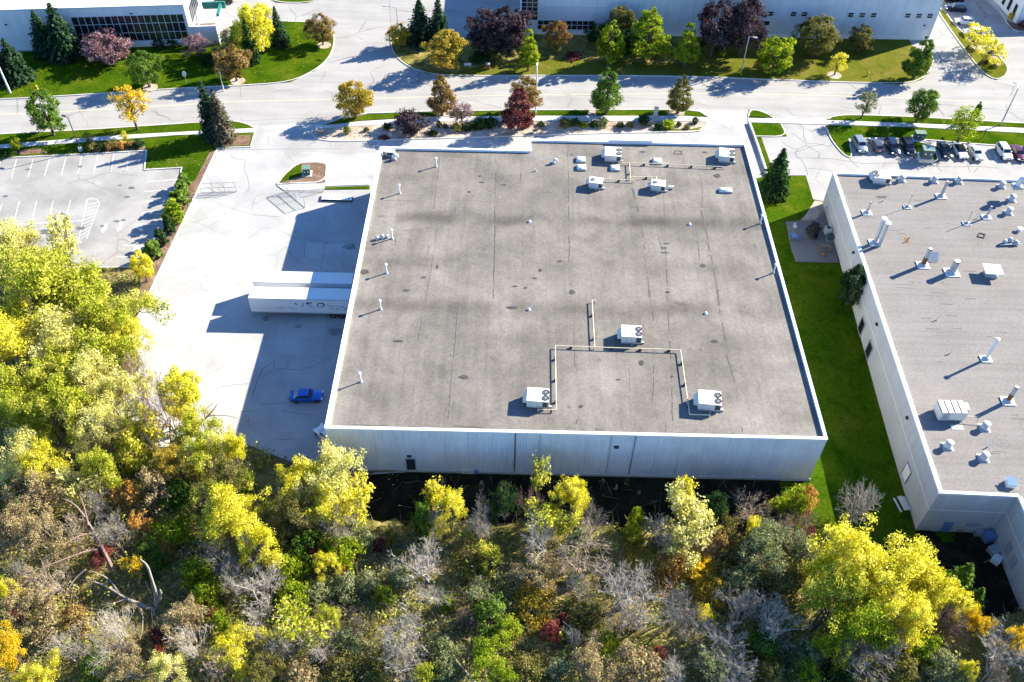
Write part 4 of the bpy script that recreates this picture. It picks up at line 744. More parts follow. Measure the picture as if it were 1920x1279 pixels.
# ================================================================ vehicles
def wheel_meshes():
    t = MB(); t.lathe([(.20, -.11), (.33, -.11), (.345, -.06), (.345, .06), (.33, .11), (.20, .11)], 18)
    r = MB(); r.lathe([(.05, -.085), (.21, -.085), (.21, .112), (.16, .10), (.05, .118)], 10)
    return t.mesh('tyre', M['black']), r.mesh('rim', M['chrome'])
TYRE, RIM = wheel_meshes(); _cars = {}
STY = dict(sedan=dict(L=4.65, W=1.82, belt=.95, top=1.44, hood=.30, wf=.42, rt=.74, rb=.88, tail=.98, clear=.2), suv=dict(L=4.6, W=1.88, belt=1.06, top=1.70, hood=.26, wf=.37, rt=.90, rb=.975, tail=1.06, clear=.24), hatch=dict(L=4.25, W=1.79, belt=.98, top=1.52, hood=.27, wf=.39, rt=.86, rb=.965, tail=1.0, clear=.2))
def car_parts(st):
    if st in _cars: return _cars[st]
    s = STY[st]; L, Wd, b, tp = s['L'], s['W']/2, s['belt'], s['top']; P = {}
    # body shell: cross-sections from nose (x=0) to tail (x=L)
    secs = [(0, .42, .62, .72), (.015, .34, .70, .84), (.05, .26, .78, .93), (.12, .22, b-.14, .985), (s['hood'], .2, b-.02, 1.0), (.5, .2, b, 1.0), (.8, .2, b+.01, 1.0), (s['rb'], .22, s['tail'], .985), (.985, .3, s['tail']-.06, .93), (1.0, .42, s['tail']-.22, .84)]
    mb = MB(); V = []; n = 10
    for f, zl, zt, wk in secs:
        w = Wd*wk; x = f*L; zm = (zl+zt)/2+.05
        V += [(x, -w*.9, zl), (x, -w, zl+.12), (x, -w, zm), (x, -w*.97, zt-.07), (x, -w*.86, zt), (x, w*.86, zt), (x, w*.97, zt-.07), (x, w, zm), (x, w, zl+.12), (x, w*.9, zl)]
    F = [(i*n+k, (i+1)*n+k, (i+1)*n+(k+1) % n, i*n+(k+1) % n) for i in range(len(secs)-1) for k in range(n)]
    F += [tuple(range(n)), tuple(reversed([(len(secs)-1)*n+k for k in range(n)]))]; mb.poly(V, F); P['body'] = mb.mesh('body', M['white'])
    # greenhouse: roof and pillars painted, glass set proud
    x0, x1, x2, x3 = s['hood']*L, s['wf']*L, s['rt']*L, s['rb']*L; wb, wt = Wd*.88, Wd*.70; zb = b-.03
    c = [(x0, wb, zb), (x1, wt, tp-.04), (x1+.25, wt, tp), (x2-.2, wt, tp), (x2, wt*.98, tp-.05), (x3, wb*.97, zb)]
    mb = MB(); V = [(x, -w, z) for x, w, z in c]+[(x, w, z) for x, w, z in c]
    V += [((x1+x2)/2, -wt*.5, tp+.035), ((x1+x2)/2, wt*.5, tp+.035)]
    mb.poly(V, [(0, 1, 2, 3, 4, 5)[::-1], (6, 7, 8, 9, 10, 11), (0, 6, 7, 1)[::-1], (1, 7, 8, 2)[::-1], (4, 10, 11, 5)[::-1], (3, 9, 10, 4)[::-1], (2, 12, 3)[::-1], (2, 8, 13, 12)[::-1], (8, 9, 13), (12, 13, 9, 3)[::-1]]); P['roof'] = mb.mesh('roof', M['white'])
    def quad(p, e=.015):
        p = [Vector(q) for q in p]; nr = (p[1]-p[0]).cross(p[2]-p[0]).normalized()*e; mb = MB(); n = len(p)
        mb.poly([q+nr for q in p]+[q-nr*.5 for q in p], [tuple(range(n)), tuple(reversed(range(n, 2*n)))]+[(i+n, (i+1) % n+n, (i+1) % n, i) for i in range(n)]); return mb.mesh('glass', M['glass'])
    k = lambda a, b_, t: tuple(a[i]+(b_[i]-a[i])*t for i in range(3))
    A, B = (x0, -wb, zb), (x1, -wt, tp-.04); A2, B2 = (x0, wb, zb), (x1, wt, tp-.04)
    P['windscreen'] = quad([k(k(A, B, .16), k(A2, B2, .16), .07), k(k(A, B, .94), k(A2, B2, .94), .07), k(k(A, B, .94), k(A2, B2, .94), .93), k(k(A, B, .16), k(A2, B2, .16), .93)][::-1])
    C, D = (x3, -wb*.97, zb), (x2, -wt*.98, tp-.05); C2, D2 = (x3, wb*.97, zb), (x2, wt*.98, tp-.05)
    P['rear_window'] = quad([k(k(C, D, .25), k(C2, D2, .25), .09), k(k(C, D, .92), k(C2, D2, .92), .09), k(k(C, D, .92), k(C2, D2, .92), .91), k(k(C, D, .25), k(C2, D2, .25), .91)])
    def side(sg, f0, f1):
        lo = lambda f: k((x0, sg*wb, zb), (x3, sg*wb*.97, zb), f); hi = lambda f: k((x1, sg*wt, tp-.04), (x2, sg*wt*.98, tp-.05), f)
        q = [k(lo(f0[0]), hi(f0[1]), .18), k(lo(f1[0]), hi(f1[1]), .18), k(lo(f1[0]), hi(f1[1]), .9), k(lo(f0[0]), hi(f0[1]), .9)]
        return quad(q if sg < 0 else q[::-1])
    P['side_window'] = [side(sg, f0, f1) for sg in (-1, 1) for f0, f1 in (((.10, .03), (.44, .44)), ((.47, .48), (.74, .80)), ((.77, .83), (.93, .97)))]
    lm = lambda x, y, z, a, c_, d, m: MB().box(x-a, x+a, y-c_, y+c_, z-d, z+d).mesh('lamp', m)
    P['headlight'] = [lm(.10, sg*Wd*.72, .70, .12, .20, .07, M['lamp']) for sg in (-1, 1)]; P['tail_light'] = [lm(L-.07, sg*Wd*.76, s['tail']-.14, .07, .15, .10, M['red']) for sg in (-1, 1)]
    P['mirror'] = [lm(x0+.42, sg*(Wd+.08), b+.05, .07, .10, .07, M['black']) for sg in (-1, 1)]
    P['number_plate'] = lm(-.005, 0, .52, .015, .26, .07, M['plate']); P['grille'] = lm(.015, 0, .52 if st == 'sedan' else .60, .02, .5, .10, M['black'])
    P['rear_plate'] = lm(L+.0, 0, .7, .012, .26, .07, M['plate'])
    a = MB()
    for fx in (.82, L-.88):
        for sg in (-1, 1):
            n2 = 12; V = [(fx+.40*math.cos(math.pi*i/n2), sg*(Wd+.006), .32+.40*math.sin(math.pi*i/n2)) for i in range(n2+1)]; a.poly(V, [tuple(range(n2+1)) if sg < 0 else tuple(reversed(range(n2+1)))])
            a.poly([(x, sg*(Wd-.05), z) for x, _, z in V]+V, [(i, i+1, n2+2+i, n2+1+i) for i in range(n2)])
    P['wheel_arch'] = a.mesh('wheel_arch', M['black']); _cars[st] = P; return P
def paintm(name, c, met=.3): return plain('paint_'+name, c, .22, met, 0, 1, .5, .6)
PAINT = dict(silver=paintm('silver', (.38, .39, .40), .6), darkgrey=paintm('dark_grey', (.07, .075, .085)), navy=paintm('navy', (.012, .018, .035)), black=paintm('black', (.01, .01, .012)), white=paintm('white', (.72, .72, .71), 0), maroon=paintm('maroon', (.10, .015, .03)), blue=paintm('blue', (.014, .11, .45), .25), midblue=paintm('mid_blue', (.03, .09, .35)), beige=paintm('pale_silver', (.5, .51, .48), .4))
def car(name, label, cat, st, col, tail_px, nose_px, group=None, roofcol=None):
    """the car stands with its nose and tail over these two points of the ground"""
    a, b = G(*nose_px), G(*tail_px); d = (b-a); rz = math.atan2(d.y, d.x); s = STY[st]; m = (a+b)/2-d.normalized()*s['L']/2
    o = thing(name, (m.x, m.y, 0.01), rz, label, cat, group); P = car_parts(st); pm_ = PAINT[col]
    smooth(link('body', P['body'], o, mats=[pm_]), 35); link('roof', P['roof'], o, mats=[PAINT[roofcol] if roofcol else pm_])
    for nm in ('windscreen', 'rear_window', 'number_plate', 'rear_plate', 'grille', 'wheel_arch'): link(nm, P[nm], o)
    for nm in ('side_window', 'headlight', 'tail_light'):
        for me in P[nm]: link(nm, me, o)
    for me in P['mirror']: link('mirror', me, o, mats=[pm_])
    for fx in (.82, s['L']-.88):
        for sg in (-1, 1):
            w = bpy.data.objects.new('wheel', TYRE); COL.objects.link(w); w.parent = o; w.location = (fx, sg*(s['W']/2-.10), .345); w.rotation_euler = (-sg*math.pi/2, 0, 0); link('rim', RIM, w)
    return o
gp = 'cars parked nose out beside the neighbour warehouse'
car('parked_car', 'silver grey car at the kerb end of the parked row', 'car', 'suv', 'silver', (1603, 264), (1617, 289), gp)
car('parked_car', 'dark grey hatchback with its tail lamps toward the pale lot', 'car', 'hatch', 'darkgrey', (1648, 289), (1634, 265), gp)
car('parked_car', 'navy car between the dark grey hatchback and a black car', 'car', 'suv', 'navy', (1664, 268), (1678, 293), gp)
car('parked_car', 'black car beside the green transformer, on the kerb end side', 'car', 'suv', 'black', (1692, 268), (1707, 293), gp)
car('parked_car', 'navy car under the willow like tree, on the other side of the transformer', 'car', 'sedan', 'navy', (1762, 274), (1776, 299), gp)
car('parked_car', 'white car with dark roof and glass under the willow like tree', 'car', 'sedan', 'white', (1790, 275), (1806, 301), gp, 'black')
car('parked_car', 'pale silver low car at the empty stall', 'car', 'sedan', 'beige', (1818, 278), (1836, 305), gp)
car('parked_car', 'tall white car with roof rails beside the maroon car', 'car', 'suv', 'white', (1871, 276), (1889, 304), gp)
car('parked_car', 'maroon car between the tall white car and a blue car', 'car', 'sedan', 'maroon', (1897, 278), (1915, 306), gp)
car('parked_car', 'blue car cut by the edge of the photo beside the maroon car', 'car', 'sedan', 'midblue', (1921, 280), (1940, 308), gp)
car('blue_car', 'bright blue car standing in the shade of the warehouse by the docks', 'car', 'sedan', 'blue', (547, 748), (605, 747))
car('white_car', 'white car poking out behind the warehouse corner', 'car', 'hatch', 'white', (633, 836), (597, 806))
gn = 'cars in the far car park'
car('parked_car', 'white hatchback in the far car park beside the grass median', 'car', 'hatch', 'white', (1824, 46), (1789, 43), gn)
car('parked_car', 'white car half hidden by the yellow median tree', 'car', 'suv', 'white', (1842, 67), (1806, 64), gn)
car('parked_car', 'dark car in the far car park behind the white hatchback', 'car', 'suv', 'navy', (1807, 21), (1774, 19), gn)
car('parked_car', 'dark car in the far car park, last one before the photo edge', 'car', 'sedan', 'black', (1802, 4), (1770, 2), gn)
car('parked_car', 'black car in front of the office entrance court', 'car', 'suv', 'black', (438, 5), (402, 4))
# ---- semi-trailers at the docks
def trailer(y0, label, text):
    o = thing('semi_trailer', (-40.15, y0, 0), 0, label, 'trailer', 'white trailers backed to the docks'); Lt, Wt = 16.6, 2.58
    bx('box_body', 0, Lt, 0, Wt, 1.12, 4.04, M['tw'], o); bx('roof', .03, Lt-.03, .03, Wt-.03, 4.04, 4.07, M['white'], o)
    for yy in (-.015, Wt-.03): bx('top_rail', -.02, Lt, yy, yy+.045, 3.96, 4.085, M['galv'], o); bx('bottom_rail', 0, Lt, yy, yy+.045, 1.05, 1.22, M['galv'], o)
    for k in range(1, 14): bx('side_post', k*1.19-.03, k*1.19+.03, -.02, 0, 1.25, 3.95, M['tw'], o)
    bx('front_panel', -.03, 0, .1, Wt-.1, 1.3, 3.9, M['tw'], o); bx('refrigeration_vent', -.06, -.03, .5, Wt-.5, 2.6, 3.6, M['galv'], o)
    for yy in (.3, Wt-.45):
        g = bx('landing_leg', 2.6, 2.75, yy, yy+.15, .1, 1.1, M['galv'], o); bx('foot', 2.5, 2.85, yy-.06, yy+.21, .02, .1, M['galv'], g)
    bx('chassis', 11.2, 15.6, .7, Wt-.7, .75, 1.05, M['dark'], o)
    for fx in (12.4, 13.75):
        for yy in (.16, .42, Wt-.42, Wt-.16):
            w = bpy.data.objects.new('wheel', TYRE); COL.objects.link(w); w.parent = o; w.location = (fx, yy, .52); w.rotation_euler = (math.pi/2 if yy < 1.3 else -math.pi/2, 0, 0); w.scale = (1.5, 1.5, 1.05); link('rim', RIM, w)
    bx('mud_flap', 14.6, 14.63, .05, .7, .3, 1.0, M['black'], o); bx('underride_bar', Lt-.1, Lt, .1, Wt-.1, .55, .68, M['galv'], o)
    if text:
        # remains of scraped-off lettering: V E R L in broken strokes, with torn bits of film below
        def st(x0, z0, x1, z1, w=.15):
            d = Vector((x1-x0, 0, z1-z0)); nr = Vector((-d.z, 0, d.x)).normalized()*w/2; mb = MB()
            q = [Vector((x0, -.026, z0))-nr, Vector((x1, -.026, z1))-nr, Vector((x1, -.026, z1))+nr, Vector((x0, -.026, z0))+nr]; mb.poly(q, [(0, 1, 2, 3)]); return mb.build('letter', M['letter'], o)
        B = 2.35; X = 7.0
        for s_ in ((X, B+.95, X+.25, B+.55, .2), (X+.95, B+.05, X+1.35, B+.95, .10), (X+1.75, B+1.0, X+2.65, B+1.0, .2), (X+1.8, B+.75, X+2.1, B+.9, .22), (X+1.9, B+.52, X+2.55, B+.52, .12), (X+2.1, B+.1, X+2.75, B+.1, .08), (X+3.3, B+.2, X+3.55, B+.9, .16), (X+3.6, B+1.0, X+4.25, B+1.0, .2), (X+4.2, B+.95, X+4.5, B+.6, .24), (X+4.15, B+.3, X+4.45, B+.5, .18), (X+3.6, B+.15, X+4.1, B+.15, .1), (X+4.95, B+.9, X+5.05, B+.2, .08), (X+5.2, B+.45, X+7.2, B+.42, .07), (X+7.0, B+.4, X+7.45, B+.25, .13), (X+5.3, B-.05, X+5.7, B-.06, .12), (X+6.1, B-.08, X+6.9, B-.1, .09), (X+7.3, B-.08, X+8.1, B-.14, .12), (X+8.4, B-.12, X+9.2, B-.2, .08)): st(*s_)
        for s_ in ((.3, 2.05, 3.4, 2.02, .03), (3.6, 2.1, 5.2, 2.08, .05), (4.6, 2.35, 6.3, 2.36, .025), (5.9, 2.12, 6.8, 2.2, .05)): st(*s_).name = 'scuff'
M['tw'] = plain('trailer_white', (.72, .73, .73), .4, 0, .06, .6)
trailer(97.2, 'white docked trailer with scraped lettering on its long side', True)
trailer(100.75, 'white docked trailer behind the lettered one, only its roof well seen', False)
# ================================================================ street furniture
def lamp_post(bpx, h, label, m='galv', arm=(0, 0), base=None, r=.11, head='arm', grp='street lamps'):
    o = thing('street_lamp', G(*bpx), 0, label, 'street lamp', grp); z = 0
    if base: mb = MB(); mb.lathe([(.38, -.1), (.36, .85)], 12); mb.build('concrete_base', M['pad'], o); z = .85
    mb = MB(); mb.lathe([(r*1.2, z-.05), (r*.75, h)], 8); smooth(mb.build('pole', M[m], o)); ax, ay = arm
    mb = MB(); mb.tube([(0, 0, h-.15), (ax*.5, ay*.5, h+.12), (ax, ay, h+.1)], .05, 6); mb.build('arm', M[m], o)
    an = math.atan2(ay, ax) if (ax or ay) else 0
    mb = MB(); mb.box(-.1, .75, -.18, .18, h+.03, h+.2, rz=an, org=(ax, ay)); hd = mb.build('lamp_head', M['white' if m == 'white' else m], o); mb = MB(); mb.box(.1, .65, -.13, .13, h+.01, h+.03, rz=an, org=(ax, ay)); mb.build('lens', M['lamp'], hd)
    return o
lamp_post((1004, 212), 9.7, 'tall white street lamp on the boulevard beside the burgundy tree', 'white', (0, 1.2), r=.14)
lamp_post((1876, 235), 8.3, 'leaning looking grey street lamp on the boulevard past the parked cars', 'galv', (0, 1.5), r=.13)
lamp_post((152, 283), 7.2, 'black car park lamp on a round concrete base', 'dark', (-.5, .2), True, .10)
lamp_post((20, 175), 8.4, 'pale lamp post by the road near the spruce trees', 'white', (0, -1), r=.17)
lamp_post((420, 171), 3.9, 'short white lamp post on the office lawn edge behind a spruce', 'white', (0, .2), r=.10)
lamp_post((1390, 134), 7.9, 'grey street lamp on the factory lawn beside the lime green round tree', 'galv', (.9, -.3), r=.12)
lamp_post((749, 86), 8.7, 'slim street lamp with a long arm at the side street corner', 'galv', (-2.3, .4), r=.09)
def bollard_light(px, label): o = thing('bollard_light', G(*px), 0, label, 'bollard light'); mb = MB(); mb.lathe([(.07, 0), (.07, 2.2)], 8); mb.build('post', M['dark'], o); mb = MB(); mb.lathe([(.16, 2.2), (.2, 2.3), (.16, 2.45)], 10); mb.build('lamp_head', M['white'], o)
bollard_light((1842, 260), 'low white topped bollard light on the grass by the pale silver car')
o = thing('bus_stop_sign', G(350, 156), .3, 'white oval sign on a thin post on the office lawn edge', 'sign'); mb = MB(); mb.lathe([(.05, 0), (.05, 2.3)], 6); mb.build('post', M['galv'], o)
mb = MB(); n = 16; mb.poly([(.42*math.cos(6.283*i/n), -.06, 2.1+.62*math.sin(6.283*i/n)) for i in range(n)]+[(.42*math.cos(6.283*i/n), -.02, 2.1+.62*math.sin(6.283*i/n)) for i in range(n)], [tuple(reversed(range(n))), tuple(range(n, 2*n))]+[(i, (i+1) % n, n+(i+1) % n, n+i) for i in range(n)]); mb.build('sign_plate', M['white'], o)
def hydrant(px, label): o = thing('fire_hydrant', G(*px, .12), 0, label, 'hydrant', 'fire hydrants'); mb = MB(); mb.lathe([(.22, 0), (.18, .1), (.16, .6), (.2, .65), (.14, .85), (.04, .92)], 10); smooth(mb.build('barrel', M['yellow'], o)); mb = MB(); mb.tube([(-.28, 0, .5), (.28, 0, .5)], .09, 8); mb.build('outlets', M['yellow'], o)
hydrant((1627, 142), 'yellow hydrant on the factory lawn between the small yellow tree and the leaning tree'); hydrant((860, 130), 'yellow hydrant near the brick pillar on the factory lawn'); hydrant((70, 167), 'yellow hydrant on the office lawn by the road')
o = thing('brick_pillar', G(915, 131), 0, 'small red brick pillar in the shaded factory lawn', 'pillar'); bx('shaft', -.32, .32, -.3, .3, 0, 1.35, M['brick'], o); bx('cap', -.4, .4, -.38, .38, 1.35, 1.5, M['pad'], o)
o = thing('lawn_sign', G(877, 126), 0, 'low white lawn sign in the shade under the gold maple', 'sign'); bx('panel', -.75, .75, -.05, .05, .35, .95, M['white'], o); bx('post', -.6, -.5, -.04, .04, 0, .35, M['galv'], o); bx('post', .5, .6, -.04, .04, 0, .35, M['galv'], o)
o = thing('monument_sign', G(1228, 223, .1), 0, 'tall grey slab sign among the shrubs by the warehouse drive', 'sign'); bx('slab', -.42, .42, -.16, .16, .2, 2.7, M['grey'], o); bx('plinth', -.7, .7, -.35, .35, 0, .2, M['pad'], o)
for k in range(3): bx('name_strip', -.36, .36, -.175, -.155, 1.0+k*.55, 1.35+k*.55, M['galv'], o)
o = thing('picture_sign', G(862, 240, .1), .1, 'low grey board beside the dark hedge in the planting bed', 'sign'); bx('board', -.6, .6, -.05, .05, .2, .8, M['grey'], o); bx('leg', -.5, -.42, -.04, .04, 0, .2, M['galv'], o); bx('leg', .42, .5, -.04, .04, 0, .2, M['galv'], o)
def transformer(c, w, d, h, ped, label, rz=0):
    o = thing('transformer_cabinet', c, rz, label, 'transformer'); bx('concrete_plinth', -w/2-.25, w/2+.25, -d/2-.35, d/2+.25, 0, ped, M['pad'], o); bx('cabinet', -w/2, w/2, -d/2, d/2, ped, ped+h, M['greenbox'], o)
    bx('lid', -w/2-.06, w/2+.06, -d/2-.08, d/2+.06, ped+h, ped+h+.08, M['lidg'], o)
    for sg in (-1, 1): dd = bx('door', sg*w/4-w/4+.03, sg*w/4+w/4-.03, -d/2-.03, -d/2, ped+.08, ped+h-.08, M['greenbox'], o); bx('warning_label', sg*w/4-.14, sg*w/4+.14, -d/2-.036, -d/2-.03, ped+h*.5, ped+h*.65, M['plate'], dd)
M['lidg'] = plain('green_lid', (.12, .19, .155), .5)
transformer(G(1733, 299, .12), 2.0, 1.7, 1.75, .75, 'big green transformer cabinet on a concrete plinth among the parked cars', -.08); transformer(G(576, 326, .12), 1.25, 1.25, 1.3, .12, 'small dark green transformer cabinet on the island in the truck yard', .1)
transformer(G(1722, 260, .12), 1.9, 1.2, 1.35, .1, 'dark green cabinet in tree shade beside the transformer island', -.05)
# ---- chain-link gates of the truck yard
def gate(a, b, h, label, bars=2, mid=True):
    a, b = Vector(a), Vector(b); t = b-a; Lg = t.length; o = thing('chain_link_gate', a, math.atan2(t.y, t.x), label, 'gate', 'chain-link gates'); fr = MB()
    for z in ([.12, h/2, h] if mid else [.12, h]): fr.tube([(0, 0, z), (Lg, 0, z)], .045, 6)
    for k in range(bars+1): fr.tube([(Lg*k/bars, 0, .02), (Lg*k/bars, 0, h)], .05, 6)
    fr.build('frame', M['galv'], o); wr = MB(); s = .22; n = int((Lg+h)/s)
    for i in range(-int(h/s), int(Lg/s)+1):
        for sg in (0, 1):
            x0, z0, x1, z1 = i*s, .12, i*s+h-.12, h
            if sg: x0, x1 = x1, x0
            # clip to the frame
            def clip(xa, za, xb, zb):
                if xb == xa: return None
                lo, hi = 0.0, 1.0; dx = xb-xa
                for lim, sgn in ((0, 1), (Lg, -1)):
                    tt = (lim-xa)/dx
                    if dx*sgn > 0: lo = max(lo, tt)
                    else: hi = min(hi, tt)
                if lo >= hi: return None
                return (xa+dx*lo, za+(zb-za)*lo, xa+dx*hi, za+(zb-za)*hi)
            q = clip(x0, z0, x1, z1)
            if q: wr.tube([(q[0], 0, q[1]), (q[2], 0, q[3])], .006, 3, cap=False)
    w = wr.build('wire_mesh', M['galv'], o); return o
gate(G(378, 362), G(444, 360), 2.1, 'chain-link gate swung open at the planted edge of the yard', 3)
gate(G(538.7, 361), G(572.6, 389.5), 2.1, 'chain-link gate standing open beside the electrical island', 2)
gate(G(534, 360), G(606, 360), 1.9, 'straight chain-link gate panel along the concrete walk', 2, False)
# ribbed container top beside the dock wall
o = thing('lidded_bin', G(603, 377), math.radians(-1), 'long low bin with a ribbed white lid against the warehouse wall', 'bin'); bx('body', 0, 5.4, 0, 1.5, .02, .38, M['dark'], o)
for k in range(9): bx('lid_rib', .05+k*.6, .55+k*.6, -.05, 1.55, .38, .46+.02*(k % 2), M['coping'], o)
# things on the patio and behind the buildings
def table(c, rz, label, top='orange', L=1.8, seats=True):
    o = thing('picnic_table', c, rz, label, 'table')
    for k in range(4): bx('table_plank', -L/2, L/2, -.36+k*.18, -.20+k*.18, .72, .76, M[top], o)
    for sy in (-1, 1):
        bx('bench_plank', -L/2, L/2, sy*.7-.13, sy*.7+.13, .42, .46, M[top], o)
    for x in (-L/2+.25, L/2-.25): mb = MB(); mb.tube([(x, -.75, 0), (x, -.2, .72)], .04, 4); mb.tube([(x, .75, 0), (x, .2, .72)], .04, 4); mb.tube([(x, -.75, .42), (x, .75, .42)], .04, 4); mb.build('leg_frame', M['wood'], o)
table(G(1546, 467, .06), .05, 'brown slatted picnic table on the patio by the wall', 'wood'); table(G(1487, 448, .06), 1.5, 'small blue grey table at the open side of the patio', 'bluetarp', 1.3); table(G(1690, 949, -1.65), 1.75, 'pale weathered picnic table against the neighbour wall', 'rtu', 2.2); table(G(1800, 988, -1.65), .1, 'weathered picnic table against the recessed neighbour wall', 'wood')
def chair(c, rz, label, m='white'):
    o = thing('garden_chair', c, rz, label, 'chair'); bx('seat', -.25, .25, -.25, .25, .40, .45, M[m], o); bx('backrest', -.25, .25, .21, .26, .45, .95, M[m], o)
    for sx in (-.22, .2):
        for sy in (-.22, .2): bx('leg', sx, sx+.04, sy, sy+.04, 0, .4, M[m], o)
chair(G(1490, 428, .06), .4, 'white garden chair alone at the patio edge'); chair(G(1543, 481, .06), 2.2, 'rusty red garden chair in front of the brown picnic table', 'rust')
def acbox(c, rz, s, label, m='rtu'):
    o = thing('ground_condenser', c, rz, label, 'condenser'); bx('cabinet', -.5*s, .5*s, -.5*s, .5*s, .06, 1.1*s, M[m], o); bx('pad', -.6*s, .6*s, -.6*s, .6*s, -.02, .06, M['pad'], o); mb = MB(); mb.lathe([(.38*s, 1.1*s), (.38*s, 1.14*s)], 12); mb.build('fan_grille', M['rtud'], o)
acbox(G(1551, 436, .06), 0, 1.0, 'beige condenser box against the patio wall'); acbox(G(1555, 449, .06), 0, .9, 'dark green bin shaped box against the patio wall', 'greenbox')
o = thing('trellis', G(1538, 407, .06), .5, 'weathered trellis with dry creeper at the neighbour corner', 'trellis')
for k in range(5): mb = MB(); mb.tube([(-.9+k*.45, 0, 0), (-.7+k*.45, .1, 2.0)], .04, 4); mb.build('slat', M['barkg'], o)
for z in (.6, 1.2, 1.8): mb = MB(); mb.tube([(-.9, .05, z), (1.1, .05, z)], .035, 4); mb.build('rail', M['barkg'], o)
o = thing('white_cabinet', G(880, 886), .0, 'white discarded cabinet lying against the warehouse back wall', 'cabinet'); bx('body', -1.1, .6, -.25, .45, 0, .7, M['rtu'], o); bx('door_panel', .65, 1.2, -.25, .4, 0, .65, M['bluetarp'], o)
for k, (a, b, z) in enumerate((((660, 882), (740, 884), .15), ((700, 887), (760, 885), .25), ((665, 890), (730, 887), .1))):
    mb = MB(); mb.tube([G(*a, z), G(*b, z+.1)], .07, 6); tag(mb.build('scrap_pipe', M['grey' if k else 'barkg']), ('long grey pipe lying along the foot of the back wall', 'grey pipe lying aslant under the back door', 'short grey pipe lying out from the wall foot')[k], 'pipe', 'scrap pipes')
for k, (px, w, d, h, m, lb) in enumerate((((1835, 1000), 1.6, 1.0, .9, 'grey', 'grey crate against the recessed neighbour wall'), ((1850, 1012), 1.2, 1.2, 1.3, 'bluetarp', 'blue covered stack in the dark corner of the recess'), ((1862, 1035), 1.5, 1.1, .8, 'galv', 'pale box beside the dark recess corner'), ((1820, 992), 1.1, .8, .7, 'rtu', 'cream box beside the weathered table'), ((1866, 1052), 1.3, 1.0, .7, 'white', 'white box at the foot of the inner wall'))):
    o = thing('storage_crate', G(*px, -1.66), .2*k, lb, 'crate'); bx('body', -w/2, w/2, -d/2, d/2, .08, h, M[m], o); bx('lid', -w/2-.04, w/2+.04, -d/2-.04, d/2+.04, h, h+.07, M[m], o); bx('skid', -w/2, w/2, -d/2, -d/2+.12, 0, .08, M['wood'], o); bx('skid', -w/2, w/2, d/2-.12, d/2, 0, .08, M['wood'], o)
mb = MB(); mb.tube([G(1844, 1056, -1.5), G(1866, 1044, -1.2)], .06, 5); tag(mb.build('plank_pole', M['orange']), 'tan pole lying out from the recess into the shade', 'pole')
# ================================================================ plants
def npmesh(name, v, q, mat):
    """quads from arrays"""
    me = bpy.data.meshes.new(name); v = np.asarray(v, np.float32); q = np.asarray(q, np.int32)
    me.vertices.add(len(v)); me.vertices.foreach_set('co', v.ravel()); me.loops.add(q.size); me.loops.foreach_set('vertex_index', q.ravel())
    me.polygons.add(len(q)); me.polygons.foreach_set('loop_start', np.arange(0, q.size, q.shape[1], dtype=np.int32)); me.polygons.foreach_set('loop_total', np.full(len(q), q.shape[1], np.int32))
    me.materials.append(mat); me.update(calc_edges=True); return me
def unit(a): return a/np.maximum(1e-6, np.linalg.norm(a, axis=1, keepdims=True))
def leafmesh(name, C, N, S, mat, rng, asp=.62):
    n = len(C); N = unit(N); t = unit(np.cross(N, rng.normal(size=(n, 3)))); b = np.cross(N, t); S = S[:, None]
    v = np.stack([C+t*S, C+b*S*asp+N*S*.12, C-t*S, C-b*S*asp+N*S*.12], 1).reshape(-1, 3)
    return npmesh(name, v, np.arange(4*n).reshape(n, 4), mat)
def prof(kind, t):
    if kind == 'pyr': return np.minimum(1, .35+t*4.5)*(1-t)**.72+.03
    if kind == 'ovl': return np.sqrt(np.maximum(0, 1-np.abs(2*t-.85)**2.3/1.45))
    if kind == 'rnd': return np.sqrt(np.maximum(0.02, 1-(2*t-.95)**2/1.12))
    if kind == 'sprd': return np.minimum(1, .35+1.3*t)*np.sqrt(np.maximum(0.02, 1-np.maximum(0, t-.45)**2/.34))
    if kind == 'col': return np.minimum(1, .5+t*3)*(1-t)**.4
    return np.sqrt(np.maximum(0.02, 1-t**2.2))                         # dome
PROTO = {}
